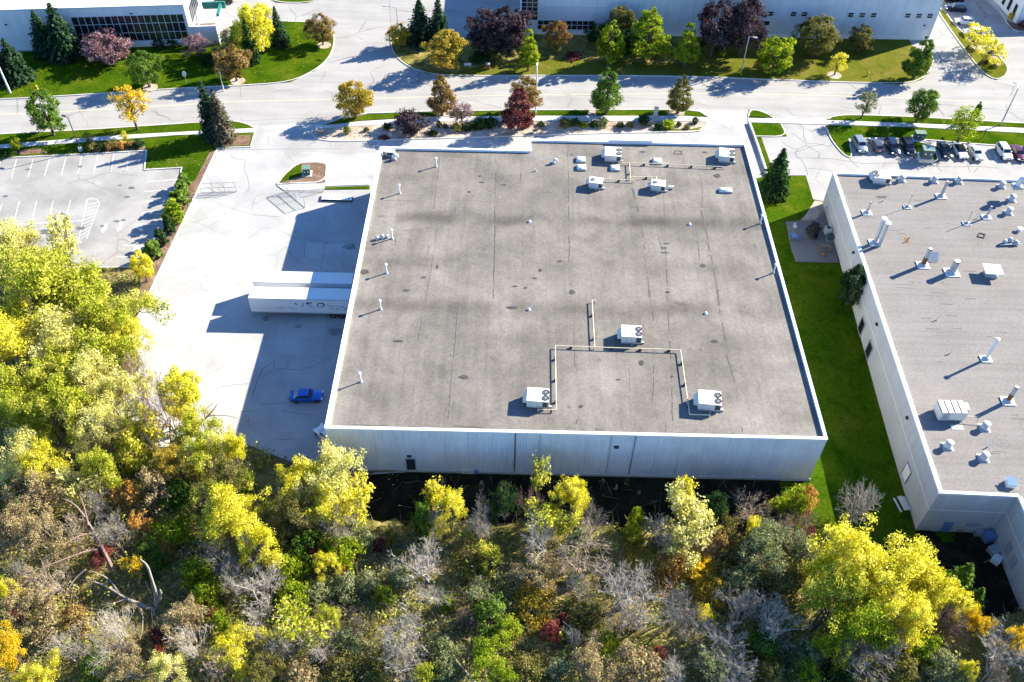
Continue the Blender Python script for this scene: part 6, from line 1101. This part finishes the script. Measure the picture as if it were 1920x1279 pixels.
# ================================================================ the wood in front
# centre of the crown in the photo, half width in photo pixels, kind, height, leaf colour, bark
WOOD = [
 (40, 455, 70, 'ash', 14, 'pale', 'barkd'), (105, 450, 45, 'sparse', 13, 'pale', 'barkd'), (45, 540, 100, 'ash', 15, 'lime', 'barkd'), (150, 550, 98, 'ash', 14, 'lime', 'barkd'), (195, 600, 85, 'ash', 13, 'lime', 'barkd'),
 (20, 640, 85, 'ash', 14, 'yellow', 'barkg'), (95, 645, 88, 'ash', 13, 'pale', 'barkg'), (170, 665, 85, 'ash', 12, 'lime', 'barkd'), (235, 640, 40, 'half', 10, 'yellow', 'bark'), (15, 720, 62, 'ash', 13, 'lime', 'barkd'), (85, 715, 60, 'ash', 12, 'lime', 'barkd'), (160, 700, 55, 'ash', 11, 'pale', 'barkd'),
 (215, 745, 45, 'half', 10, 'pale', 'barkp'), (40, 775, 60, 'ash', 11, 'lime', 'barkg'), (120, 770, 60, 'half', 11, 'lime', 'barkd'), (185, 800, 45, 'half', 10, 'pale', 'barkg'), (240, 715, 40, 'sparse', 11, 'pale', 'barkp'), (255, 690, 28, 'bare', 10, '', 'barkp'),
 (338, 735, 38, 'rnd', 11, 'yellow', 'barkp'), (318, 775, 55, 'bare3', 13, '', 'barkp'), (270, 800, 40, 'sparse', 9, 'yellow', 'barkp'), (365, 800, 40, 'half', 8, 'lime', 'bark'),
 (30, 850, 50, 'half', 9, 'pale', 'barkg'), (85, 880, 48, 'ash', 9, 'yellow', 'bark'), (112, 872, 20, 'brush', 5, 'lgreen', 'bark'), (60, 930, 50, 'half', 8, 'tan', 'barkt'), (140, 905, 40, 'sparse', 8, 'pale', 'barkg'), (185, 880, 42, 'half', 9, 'lime', 'barkd'), (170, 945, 40, 'bare', 7, '', 'barkg'), (20, 985, 45, 'half', 8, 'tan', 'barkt'), (75, 1000, 50, 'half', 8, 'tan', 'barkt'), (130, 985, 38, 'bare', 7, '', 'barkt'),
 (240, 925, 26, 'sparse', 6, 'orange', 'barkp'), (288, 905, 32, 'sparse', 7, 'tan', 'barkp'), (250, 850, 40, 'brush', 6, 'lime', 'barkg'), (210, 1000, 40, 'bare', 7, '', 'barkg'), (255, 980, 22, 'sparse', 5, 'orange', 'barkp'), (330, 865, 40, 'half', 7, 'goldgreen', 'bark'), (385, 855, 42, 'half', 8, 'lime', 'barkp'), (440, 845, 42, 'ash', 9, 'yellow', 'bark'), (330, 925, 38, 'brush', 4, 'green', 'bark'), (420, 905, 45, 'half', 8, 'olive', 'barkg'), (455, 905, 25, 'brush', 6, 'lgreen', 'bark'),
 (395, 955, 50, 'half', 9, 'lime', 'barkg'), (450, 965, 60, 'ash', 10, 'yellow', 'bark'), (480, 1020, 48, 'half', 9, 'yellow', 'barkg'), (320, 1000, 45, 'brush', 4, 'lgreen', 'bark'), (280, 1040, 40, 'brush', 4, 'green', 'bark'), (400, 1030, 40, 'bare', 6, '', 'barkg'), (370, 1075, 40, 'brush', 4, 'lgreen', 'bark'), (250, 1060, 22, 'sparse', 5, 'gold', 'barkg'), (315, 1030, 18, 'brush', 3.5, 'orange', 'barkp'),
 (565, 892, 54, 'ash', 9.5, 'yellow', 'barkg'), (625, 895, 58, 'half', 10, 'pale', 'barkg'), (600, 950, 60, 'ash', 9, 'yellow', 'barkg'), (655, 940, 48, 'sparse', 9, 'yellow', 'barkg'), (555, 960, 45, 'half', 8, 'olive', 'barkg'), (640, 985, 40, 'bare', 8, '', 'barkg'), (535, 1010, 45, 'brush', 5, 'olive', 'bark'), (580, 1020, 45, 'brush', 5, 'green', 'bark'), (640, 1025, 42, 'brush', 5, 'lgreen', 'bark'), (545, 1065, 40, 'brush', 4, 'lgreen', 'bark'), (612, 1060, 24, 'half', 5, 'yellow', 'bark'), (644, 1072, 11, 'shr', 2.2, 'orange', 'bark'), (588, 1040, 11, 'shr', 2.4, 'red', 'bark'), (680, 1010, 25, 'brush', 4, 'sage', 'barkg'),
 (95, 1085, 45, 'bare', 6, '', 'barkt'), (30, 1080, 35, 'bare', 6, '', 'barkg'), (40, 1120, 45, 'half', 5, 'tan', 'bark'), (12, 1110, 22, 'half', 7, 'yellow', 'bark'), (18, 1210, 44, 'ash', 8, 'gold', 'bark'), (30, 1150, 12, 'shr', 2.4, 'red', 'bark'), (90, 1165, 35, 'sparse', 5, 'tan', 'barkp'), (140, 1160, 30, 'brush', 4, 'rust', 'bark'), (120, 1215, 42, 'bare', 6, '', 'barkg'), (190, 1215, 45, 'bare', 7, '', 'barkg'), (75, 1255, 40, 'half', 6, 'yellow', 'barkg'), (210, 1175, 40, 'bare', 7, '', 'barkw'), (180, 1255, 38, 'brush', 4, 'green', 'bark'), (230, 1240, 38, 'half', 6, 'tan', 'barkg'),
 (295, 1190, 16, 'shr', 2.6, 'burgundy', 'bark'), (297, 1218, 10, 'shr', 2, 'red', 'bark'), (345, 1170, 40, 'half', 6, 'tan', 'barkg'), (365, 1145, 24, 'brush', 4, 'tan', 'bark'), (398, 1148, 9, 'shr', 2.2, 'red', 'bark'), (412, 1165, 20, 'brush', 4, 'lgreen', 'bark'), (350, 1210, 45, 'bare', 6, '', 'barkw'), (320, 1255, 40, 'half', 6, 'pale', 'barkt'), (400, 1240, 45, 'bare', 6, '', 'barkt'), (445, 1215, 45, 'half', 6, 'yellow', 'barkt'), (490, 1260, 40, 'half', 6, 'olive', 'barkt'),
 (385, 1115, 35, 'brush', 4, 'lgreen', 'bark'), (430, 1080, 45, 'bare', 7, '', 'barkg'), (490, 1090, 50, 'bare', 7, '', 'barkw'), (465, 1165, 50, 'bare', 7, '', 'barkw'), (515, 1110, 10, 'shr', 2.2, 'red', 'bark'), (550, 1110, 40, 'brush', 4, 'lgreen', 'bark'), (560, 1165, 52, 'sparse', 7, 'lime', 'barkw'), (615, 1160, 24, 'half', 5, 'lime', 'barkg'), (535, 1185, 9, 'shr', 2.2, 'orange', 'bark'), (520, 1225, 48, 'bare', 6, '', 'barkg'), (590, 1215, 40, 'bare', 6, '', 'barkg'), (600, 1110, 35, 'brush', 3, 'sage', 'bark'), (650, 1100, 35, 'brush', 3, 'sage', 'bark'), (650, 1200, 42, 'brush', 3, 'sage', 'bark'), (640, 1255, 45, 'brush', 3, 'olive', 'barkt'), (560, 1265, 40, 'brush', 3.5, 'tan', 'barkt'),
 (820, 925, 30, 'sparse', 7, 'yellow', 'barkg'), (845, 955, 34, 'half', 8, 'yellow', 'bark'), (792, 972, 24, 'brush', 6, 'green', 'barkg'), (810, 985, 30, 'bare3', 7, '', 'barkg'), (725, 1000, 18, 'sparse', 4, 'olive', 'bark'), (735, 1008, 9, 'shr', 2, 'gold', 'bark'), (712, 1020, 14, 'shr', 2.2, 'burgundy', 'bark'), (945, 940, 34, 'half', 7, 'dark', 'barkg'), (920, 965, 32, 'bare3', 8, '', 'barkg'), (900, 990, 30, 'bare', 7, '', 'barkg'), (998, 945, 30, 'bare', 7, '', 'barkp'),
 (1010, 885, 25, 'sparse', 9, 'lime', 'barkg'), (1068, 940, 36, 'half', 7.5, 'yellow', 'barkg'), (1078, 922, 24, 'half', 7.5, 'yellow', 'bark'), (1030, 965, 45, 'sparse', 8, 'lime', 'barkg'), (1035, 1020, 55, 'bare3', 9, '', 'barkw'), (1090, 1040, 60, 'bare', 8, '', 'barkt'), (1110, 975, 36, 'bare4', 7, '', 'barkg'), (1075, 1005, 32, 'sparse', 6, 'sage', 'barkg'), (1010, 1070, 48, 'half', 5, 'tan', 'barkt'), (1090, 1090, 42, 'bare', 6, '', 'barkg'), (1075, 1085, 13, 'shr', 2.5, 'green', 'bark'),
 (1187, 1000, 22, 'brush', 4, 'lgreen', 'bark'), (1193, 968, 14, 'brush', 4, 'lgreen', 'bark'), (1285, 922, 28, 'sparse', 7, 'yellow', 'barkg'), (1280, 950, 50, 'sparse', 9, 'pale', 'barkg'), (1300, 985, 45, 'sparse', 8, 'pale', 'barkw'), (1240, 1000, 42, 'bare', 7, '', 'barkg'), (1335, 950, 30, 'brush', 6, 'dark', 'bark'), (1318, 1025, 28, 'bare4', 5, '', 'barkp'), (1275, 1020, 38, 'sparse', 6, 'pale', 'barkt'), (1352, 1012, 20, 'sparse', 5, 'rust', 'barkp'), (1365, 985, 18, 'sparse', 5, 'olive', 'bark'), (1412, 990, 16, 'half', 5, 'yellow', 'bark'), (1410, 955, 42, 'bare', 5, '', 'barkt'), (1395, 1030, 30, 'brush', 5, 'olive', 'bark'),
 (800, 1050, 55, 'bare', 8, '', 'barkw'), (815, 1100, 40, 'bare3', 8, '', 'barkw'), (745, 1085, 30, 'brush', 3, 'sage', 'bark'), (690, 1090, 35, 'brush', 3, 'sage', 'bark'), (720, 1115, 22, 'brush', 3, 'lgreen', 'bark'), (840, 1130, 16, 'shr', 2.5, 'lgreen', 'bark'), (880, 1060, 40, 'brush', 3, 'olive', 'barkt'), (915, 1035, 26, 'sparse', 5, 'lime', 'barkg'), (870, 1165, 40, 'bare', 5, '', 'bark'), (920, 1150, 45, 'brush', 5, 'green', 'bark'), (950, 1180, 30, 'brush', 4, 'lgreen', 'bark'), (905, 1110, 30, 'sparse', 5, 'sage', 'barkg'), (750, 1180, 55, 'bare', 8, '', 'barkw'), (755, 1235, 45, 'bare4', 6, '', 'barkw'), (680, 1160, 38, 'bare', 5, '', 'bark'), (705, 1250, 45, 'brush', 3, 'olive', 'barkt'), (830, 1215, 40, 'brush', 3, 'sage', 'bark'), (840, 1260, 40, 'brush', 3, 'sage', 'bark'), (920, 1240, 45, 'half', 5, 'lgreen', 'bark'), (985, 1255, 45, 'brush', 3, 'olive', 'bark'), (800, 1262, 28, 'brush', 3.2, 'lime', 'bark'),
 (1180, 1095, 65, 'bare', 9, '', 'barkw'), (1200, 1140, 55, 'bare', 8, '', 'barkw'), (1165, 1165, 42, 'bare4', 7, '', 'barkt'), (1265, 1135, 48, 'bare', 8, '', 'barkg'), (1290, 1165, 35, 'bare', 7, '', 'barkg'), (1255, 1060, 45, 'brush', 2.5, 'orange', 'barkt'), (1310, 1070, 48, 'brush', 2.5, 'gold', 'barkt'), (1340, 1105, 40, 'brush', 3.5, 'goldgreen', 'barkt'), (1200, 1050, 38, 'brush', 2.2, 'goldgreen', 'barkt'), (1322, 1148, 18, 'brush', 3, 'yellow', 'bark'), (1035, 1180, 22, 'brush', 3.5, 'red', 'barkp'), (1055, 1160, 10, 'shr', 2.2, 'red', 'bark'), (1095, 1150, 45, 'brush', 3, 'olive', 'barkt'), (1000, 1130, 48, 'brush', 2.5, 'goldgreen', 'barkt'), (1075, 1200, 26, 'bare', 5, '', 'barkg'), (1120, 1250, 50, 'half', 5, 'tan', 'barkt'), (1195, 1240, 48, 'sparse', 6, 'tan', 'barkt'), (1235, 1225, 14, 'brush', 3.5, 'red', 'barkp'), (1055, 1255, 40, 'brush', 3, 'sage', 'barkt'), (1140, 1205, 30, 'brush', 3, 'lgreen', 'bark'), (1275, 1255, 45, 'bare', 6, '', 'barkw'),
 (1440, 1030, 55, 'half', 7, 'sage', 'barkg'), (1400, 1085, 45, 'brush', 5, 'sage', 'bark'), (1465, 1085, 50, 'brush', 5, 'olive', 'bark'), (1490, 940, 32, 'brush', 6, 'lgreen', 'bark'), (1512, 935, 22, 'brush', 6, 'orange', 'bark'), (1500, 985, 42, 'bare4', 5, '', 'barkp'), (1470, 985, 28, 'bare', 5, '', 'barkt'), (1518, 1000, 12, 'shr', 2.6, 'red', 'bark'), (1505, 1040, 36, 'brush', 5, 'sage', 'barkg'), (1540, 1055, 34, 'bare3', 8, '', 'barkd'), (1430, 1005, 26, 'brush', 5, 'lgreen', 'bark'),
 (1395, 1145, 55, 'bare', 8, '', 'barkg'), (1445, 1160, 55, 'bare', 8, '', 'barkw'), (1360, 1200, 48, 'bare', 6, '', 'barkw'), (1425, 1215, 48, 'brush', 4, 'green', 'bark'), (1335, 1240, 40, 'sparse', 5, 'sage', 'barkw'), (1385, 1250, 40, 'bare', 6, '', 'barkw'), (1440, 1262, 36, 'brush', 4, 'olive', 'bark'), (1510, 1225, 40, 'brush', 4, 'sage', 'bark'), (1515, 1262, 30, 'brush', 4, 'lgreen', 'bark'),
 (1612, 945, 48, 'bare4', 8, '', 'barkw'), (1605, 1040, 75, 'ash', 13, 'yellow', 'barkd'), (1680, 1060, 78, 'ash', 13, 'yellow', 'barkd'), (1650, 1110, 75, 'ash', 12, 'yellow', 'barkd'), (1555, 1125, 70, 'ash', 11, 'lime', 'bark'), (1600, 1165, 70, 'ash', 11, 'lgreen', 'bark'), (1745, 1100, 48, 'ash', 10, 'yellow', 'bark'), (1700, 1145, 45, 'ash', 10, 'yellow', 'bark'), (1560, 1215, 32, 'half', 8, 'lgreen', 'bark'), (1810, 1075, 34, 'spr', 8, 'green', 'bark'), (1835, 1115, 26, 'spr', 6, 'green', 'bark'), (1795, 1130, 35, 'half', 7, 'yellow', 'barkg'),
 (1780, 1165, 48, 'bare', 7, '', 'barkp'), (1835, 1165, 26, 'half', 5, 'gold', 'bark'), (1620, 1235, 55, 'bare', 7, '', 'barkg'), (1690, 1215, 55, 'bare', 7, '', 'barkg'), (1740, 1215, 42, 'brush', 4, 'lgreen', 'bark'), (1815, 1255, 18, 'half', 5, 'yellow', 'bark'), (1770, 1250, 40, 'brush', 4, 'sage', 'bark'), (1885, 1225, 58, 'bare', 7, '', 'barkw'), (1905, 1205, 34, 'half', 6, 'gold', 'barkt'), (1860, 1265, 42, 'bare', 6, '', 'barkt'), (1690, 1262, 42, 'brush', 4, 'olive', 'bark'), (1575, 1262, 32, 'brush', 3.5, 'dark', 'bark')]
CN = dict(yellow='bright yellow', lime='yellow green', pale='pale yellow', gold='golden orange', green='mid green', dark='dark green', olive='olive', rust='rusty brown', orange='orange', tan='tan leaved', purple='dark purple', mauve='pinkish', burgundy='dark red', red='bright red', lgreen='fresh green', sage='grey green', goldgreen='golden brown')
BN = dict(barkg='bare grey', barkw='bare whitish', barkt='bare tan', barkp='bare pinkish', bark='bare brown', barkd='bare dark')
KN = dict(ash='tall leafy tree', half='patchy thin tree', big='full round tree', rnd='small round tree', sparse='twiggy half bare tree', bare='twiggy tree', bare3='slim upright tree', bare4='fan shaped tree', brush='bush', shr='small shrub', spr='feathery conifer')
def zone(x, y):
    if y < 620: return 'by the striped lot'
    if x < 300 and y < 830: return 'between the striped lot and sunlit yard'
    if x < 480 and y < 870: return 'at the sunlit yard edge'
    if y > 1195: rw = 'in the lowest row, '
    elif y > 1090: rw = 'in the second lowest row, '
    elif y > 1010: rw = 'in the middle of the wood, '
    else: rw = 'in the row along the pavement and wall, '
    cl = 'by the photo edge' if x < 160 else 'under the yard' if x < 480 else 'under the white car corner' if x < 690 else 'under the back door' if x < 870 else 'under the lying cabinet' if x < 1000 else 'under the wall joints' if x < 1230 else 'under the blank wall' if x < 1430 else 'under the lit lawn corner' if x < 1550 else 'behind the neighbour'
    return rw+cl
groups = {}
for i, w in enumerate(WOOD):
    d = (CN[w[5]]+' '+KN[w[3]]) if w[5] else BN[w[6]]+' '+KN[w[3]]
    groups.setdefault((d, zone(w[0], w[1])), []).append(i)
LAB = {}
for (d, z), ids in groups.items():
    ids.sort(key=lambda i: WOOD[i][0]); n = len(ids)
    for k, i in enumerate(ids):
        if n == 1: LAB[i] = f'{d} {z}'
        elif n == 2: LAB[i] = f'{d} {z}, {("leftmost" if k == 0 else "rightmost")} of two'
        else: LAB[i] = f'{d} {z}, {("leftmost", "second", "third", "fourth", "fifth")[k]} of {("three", "four", "five")[n-3]}'
for i, (x, y, rp, kd, h, c, bk) in enumerate(WOOD):
    f = .62 if kd in ('ash', 'half', 'big', 'rnd', 'sparse', 'bare', 'bare3') else .5
    p = G(x, y, f*h); dp = depth(p); r = rp*dp/FPX*1.04
    key = (kd, i % 3) if kd not in ('bare3', 'bare4') else ('bare', int(kd[4]))
    bushy = kd in ('brush', 'shr'); lab = LAB[i].replace('in the row along the pavement and wall, ', 'nearest the wall, ').replace('in the second lowest row, ', 'second row up, ').replace('in the lowest row, ', 'bottom edge, ').replace('in the middle of the wood, ', 'mid wood, ')
    plant(key, (p.x, p.y, gz(p.x, p.y)), h, r, c or 'tan', lab, 'bush' if bushy else 'bare_tree' if not c else 'wood_tree', 'bush' if bushy else 'tree', 'bushes of the wood' if bushy else 'trees of the wood', bark=bk)
# ---- broken and fallen trunks
def deadwood(name, label, limbs, m, cat='dead tree'):
    o = empty(name, G(*limbs[0][0][0][:2], 0), 0, label, cat, 'dead wood'); org = o.location
    for k, (pts, r) in enumerate(limbs):
        P = [G(a, b, c)-org for a, b, c in [(q[0], q[1], q[2]) if len(q) == 3 else (q[0], q[1], .3) for q in pts]]; P = chaikin(P, 1); n = len(P)
        mb = MB(); mb.tube(P, [r*(1-.75*i/(n-1)) for i in range(n)], 7); smooth(mb.build('trunk' if k == 0 else 'limb', M[m], o))
    return o
deadwood('dead_tree', 'thick pinkish dead trunk leaning toward the photo edge with red creeper', [([(216, 1078, .2), (200, 1045, 2.5), (180, 1005, 4.5), (160, 970, 6)], .32), ([(190, 1030, 3), (165, 1032, 4), (130, 1045, 4.5), (85, 1062, 5)], .16), ([(178, 1000, 4.6), (150, 1003, 5.4), (122, 1020, 6)], .12), ([(160, 970, 6), (140, 945, 7), (118, 935, 7.6)], .14), ([(166, 985, 5.6), (158, 950, 6.6), (150, 930, 7.2)], .10)], 'barkp')
deadwood('broken_snag', 'grey broken snag standing like a horn in the dark gap', [([(293, 1140, .2), (292, 1110, 2.2), (284, 1085, 4), (277, 1060, 5.6), (262, 1048, 6.2)], .27), ([(293, 1135, .6), (303, 1115, 2), (300, 1105, 2.6)], .25), ([(285, 1155, .2), (291, 1148, .4)], .2)], 'barkg')
deadwood('fallen_tree', 'fallen forked trunk with pale limbs beside the horn shaped snag', [([(292, 1145, .4), (262, 1133, .9), (235, 1122, 1.4), (205, 1102, 2), (175, 1090, 2.4)], .26), ([(225, 1115, 1.5), (205, 1085, 2.4), (170, 1070, 3)], .14), ([(235, 1124, 1.3), (212, 1132, 1.2), (195, 1134, 1)], .14), ([(160, 1068, 3), (140, 1085, 2.4), (125, 1110, 1.8), (115, 1132, 1)], .10), ([(262, 1133, .9), (270, 1165, .5), (258, 1222, .3)], .10)], 'barkg')
deadwood('fallen_branch', 'long pale fallen branch hooked over yellow bushes at the yard edge', [([(208, 862, 3), (240, 843, 3.6), (268, 822, 4), (308, 806, 4.4)], .16), ([(308, 806, 4.4), (272, 797, 4.6), (245, 805, 4.2)], .10), ([(298, 812, 4.2), (306, 830, 3.6), (318, 832, 3.2), (330, 828, 3.4)], .09), ([(208, 862, 3), (190, 850, 2.6), (165, 855, 2)], .07)], 'barkw')
deadwood('dark_leaning_limb', 'dark bare limb reaching out over the sunlit yard', [([(322, 830, 2.5), (350, 812, 4), (380, 790, 5.5), (400, 770, 6.6), (407, 758, 7)], .2), ([(375, 794, 5.2), (392, 778, 6), (425, 779, 6.6), (445, 784, 6.8)], .09), ([(385, 785, 5.8), (382, 770, 6.6), (400, 756, 7.2)], .08), ([(322, 830, 2.5), (318, 800, 1.2), (320, 780, .1)], .24)], 'barkp')
deadwood('fallen_log', 'straight pale fallen log near the bottom photo edge, long and alone', [([(895, 1285, .3), (860, 1245, .6), (845, 1225, .8)], .20), ([(845, 1225, .8), (838, 1215, 1.3)], .08)], 'barkw'); deadwood('fallen_log', 'thin pale fallen log with a forked end beside reddish bush', [([(1100, 1258, .3), (1082, 1228, .8), (1070, 1205, 1.4)], .17), ([(1072, 1208, 1.3), (1074, 1180, 2), (1055, 1165, 2.4)], .08)], 'barkw')
deadwood('leaning_tree', 'pale leaning trunk showing through yellow green trees by the photo side', [([(148, 850, .2), (136, 820, 3), (122, 790, 6), (112, 762, 8)], .3), ([(130, 808, 4), (145, 790, 6), (155, 775, 7)], .1)], 'barkg')
for (px, h, r, c) in (((195, 1045), 2.2, 1.3, 'red'), ((185, 1062), 1.9, 1.0, 'burgundy')):
    plant(('brush', 1), G(*px, 1.2), h, r, c, 'red creeper bush on the leaning pinkish trunk, '+('upper' if px[0] == 195 else 'lower')+' patch', 'bush', 'bush', 'bushes of the wood')
for px, lb in (((690, 1096), 'pale rounded boulder in the open glade'), ((762, 1090), 'small pale boulder by the whitish bare tree')):
    mb = MB(); rn = random.Random(px[0]); V = []
    mb.lathe([(.0, -.1), (.75, -.05), (.85, .2), (.6, .5), (.2, .62)], 9); mb.v = [(x*rn.uniform(.85, 1.15)*1.2, y*rn.uniform(.85, 1.15), z) for x, y, z in mb.v]; tag(mb.build('boulder', M['pad'], None, G(*px)), lb, 'boulder')
# ---- the floor of the wood: litter, brambles, dry grass and brushwood, too many to count
wood_poly = [tuple(G(*q)[:2]) for q in ((176, 506), (259, 506), (256, 596), (203, 716), (214, 780), (288, 842), (380, 842), (470, 839), (522, 861), (585, 876))]+[(-23.6, 68.3), (39.8, 68.3), (40.5, 60), (47, 52.5), (54, 49), (62, 51), (80, 44), (80, 20), (-90, 20), (-130, 80), (-115, 128)]
WP_ = np.array(wood_poly)
def inside(P):
    c = np.zeros(len(P), bool); n = len(WP_)
    for i in range(n):
        a, b = WP_[i], WP_[(i+1) % n]; cond = (a[1] > P[:, 1]) != (b[1] > P[:, 1])
        with np.errstate(divide='ignore', invalid='ignore'): xx = (b[0]-a[0])*(P[:, 1]-a[1])/(b[1]-a[1])+a[0]
        c ^= cond & (P[:, 0] < xx)
    return c
mb = MB(); mb.poly([(x, y, .02) for x, y in wood_poly], [tuple(range(len(wood_poly)))]); tag(mb.build('woodland_floor', M['litter']), kind='structure')
sheet('soil_shade_strip', [(-24, 68.9), (40, 68.9)]+[(40-1.6*k, 61.9+1.1*math.sin(k*1.9)+.8*math.sin(k*.7)+.5*math.sin(k*5.1)) for k in range(40)]+[(-25, 63.5)], .03, M['soil_shade'])  # near-black sheet paints the warehouse's shade onto the ground at its foot
rng = np.random.default_rng(7)
def field(P, s, seed):
    r = np.random.default_rng(seed); v = np.zeros(len(P))
    for k in range(7): a = r.normal(size=2)/s; v += np.sin(P@a*2.2+r.random()*6.28)
    return v/2.6
def scatter(n): P = np.stack([rng.uniform(-100, 78, n), rng.uniform(33, 122, n)], 1); P = P[inside(P)]; return P[~((P[:, 1] > 60.5) & (P[:, 1] < 69) & (P[:, 0] > -19) & (P[:, 0] < 41) & (rng.random(len(P)) < .93))]
def cover(name, cols, n, per, hr, size, thr, seed, label):
    P = scatter(n); f = field(P, 7, seed)+.5*field(P, 2.2, seed+1); P = P[f > thr]; m = len(P); cr = .3+.8*rng.random(m)**1.5; ch = hr*(.3+rng.random(m)); k = np.repeat(np.arange(m), per); d = unit(rng.normal(size=(m*per, 3))); d[:, 2] = np.abs(d[:, 2])
    Q = np.concatenate([P[k], np.zeros((m*per, 1))], 1)+np.stack([d[:, 0]*cr[k], d[:, 1]*cr[k], .04+d[:, 2]*ch[k]], 1)*(.4+.6*rng.random(m*per)**.5)[:, None]; N = d*.6+np.array([0, 0, .5])+rng.normal(size=Q.shape)*.5
    tag(link(name, leafmesh(name, Q, N, size*(.6+.8*rng.random(m*per)), leaf(name, cols, .35, .25), rng)), label, None, None, 'stuff')
cover('bramble_undergrowth', [(.06, .10, .02), (.14, .20, .04), (.26, .30, .07), (.36, .33, .10)], 15000, 12, .9, .17, -.1, 3, 'green brambles and low leafy undergrowth on the wood floor')
cover('dry_weeds', [(.26, .21, .08), (.42, .35, .14), (.54, .46, .22), (.36, .36, .09)], 15000, 10, .6, .16, .0, 9, 'tan dry weeds and dead stalks on the wood floor')
cover('fallen_leaves', [(.34, .18, .03), (.48, .36, .06), (.42, .24, .08), (.3, .27, .06)], 16000, 6, .18, .15, .35, 21, 'yellow and orange fallen leaves drifted on the wood floor')
cover('thicket', [(.18, .21, .07), (.31, .32, .12), (.44, .39, .19), (.34, .27, .15)], 9000, 26, 2.3, .15, .25, 33, 'tangled grey green and tan thicket filling the wood')
cover('weedy_saplings', [(.10, .15, .03), (.26, .31, .05), (.52, .50, .07), (.36, .26, .07)], 7000, 22, 2.6, .15, .45, 57, 'low weedy saplings turning yellow in the wood')
P = scatter(60000); m = len(P); a = rng.random(m)*6.283; Ln = .7+2.2*rng.random(m); tl = .2+rng.random(m)*1.2; r0 = .012+.016*rng.random(m)
A = np.concatenate([P, np.full((m, 1), .05)], 1); dr = np.stack([np.cos(a)*np.cos(tl), np.sin(a)*np.cos(tl), np.sin(tl)], 1); B = A+dr*Ln[:, None]; s1 = unit(np.cross(dr, rng.normal(size=(m, 3)))); s2 = np.cross(dr, s1); ring = lambda c, r: [c+s1*r[:, None], c+(-.5*s1+.87*s2)*r[:, None], c+(-.5*s1-.87*s2)*r[:, None]]
V = np.stack(ring(A, r0)+ring(B, r0*.5), 1).reshape(-1, 3); q = np.arange(m)[:, None]*6
Fq = np.concatenate([q+np.array([[0, 1, 4, 3]]), q+np.array([[1, 2, 5, 4]]), q+np.array([[2, 0, 3, 5]])]); tag(link('brushwood', npmesh('brushwood', V, Fq, M['barkt'])), 'loose grey twigs and brushwood strewn through the wood', None, None, 'stuff')

# ---- leaves blown over the mown lawns
def lawn_leaves(name, px, n, col, zz, label):
    poly = np.array([tuple(G(*q)[:2]) for q in px]); lo, hi = poly.min(0), poly.max(0); P = np.stack([rng.uniform(lo[0], hi[0], n), rng.uniform(lo[1], hi[1], n)], 1); c = np.zeros(n, bool)
    for i in range(len(poly)):
        a, b = poly[i], poly[(i+1) % len(poly)]; cond = (a[1] > P[:, 1]) != (b[1] > P[:, 1])
        with np.errstate(divide='ignore', invalid='ignore'): xx = (b[0]-a[0])*(P[:, 1]-a[1])/(b[1]-a[1])+a[0]
        c ^= cond & (P[:, 0] < xx)
    P = P[c]; P = P[field(P, 5, 5) > -.1]; m = len(P); Q = np.concatenate([P, np.full((m, 1), zz)], 1)
    tag(link(name, leafmesh(name, Q, np.array([0, 0, 1.])+.15*rng.normal(size=(m, 3)), .07+.09*rng.random(m), LEAF[col], rng)), label, None, None, 'stuff')
lawn_leaves('fallen_leaves', [(0, 185), (345, 162), (545, 152), (620, 90), (600, 50), (440, 60), (345, 90), (0, 110)], 2600, 'gold', .15, 'fallen leaves scattered on the office lawn')
lawn_leaves('fallen_leaves', [(760, 120), (850, 141), (1280, 141), (1500, 150), (1690, 156), (1740, 118), (1700, 85), (1300, 100), (1000, 110)], 4200, 'rust', .16, 'fallen leaves scattered on the factory lawn')
lawn_leaves('fallen_leaves', [(280, 282), (470, 252), (405, 284), (345, 380), (340, 315), (272, 318)], 700, 'tan', .15, 'fallen leaves scattered on the parking lawn')
lawn_leaves('fallen_leaves', [(590, 262), (1310, 246), (1320, 232), (600, 244)], 1600, 'rust', .15, 'fallen leaves scattered in the planting bed')
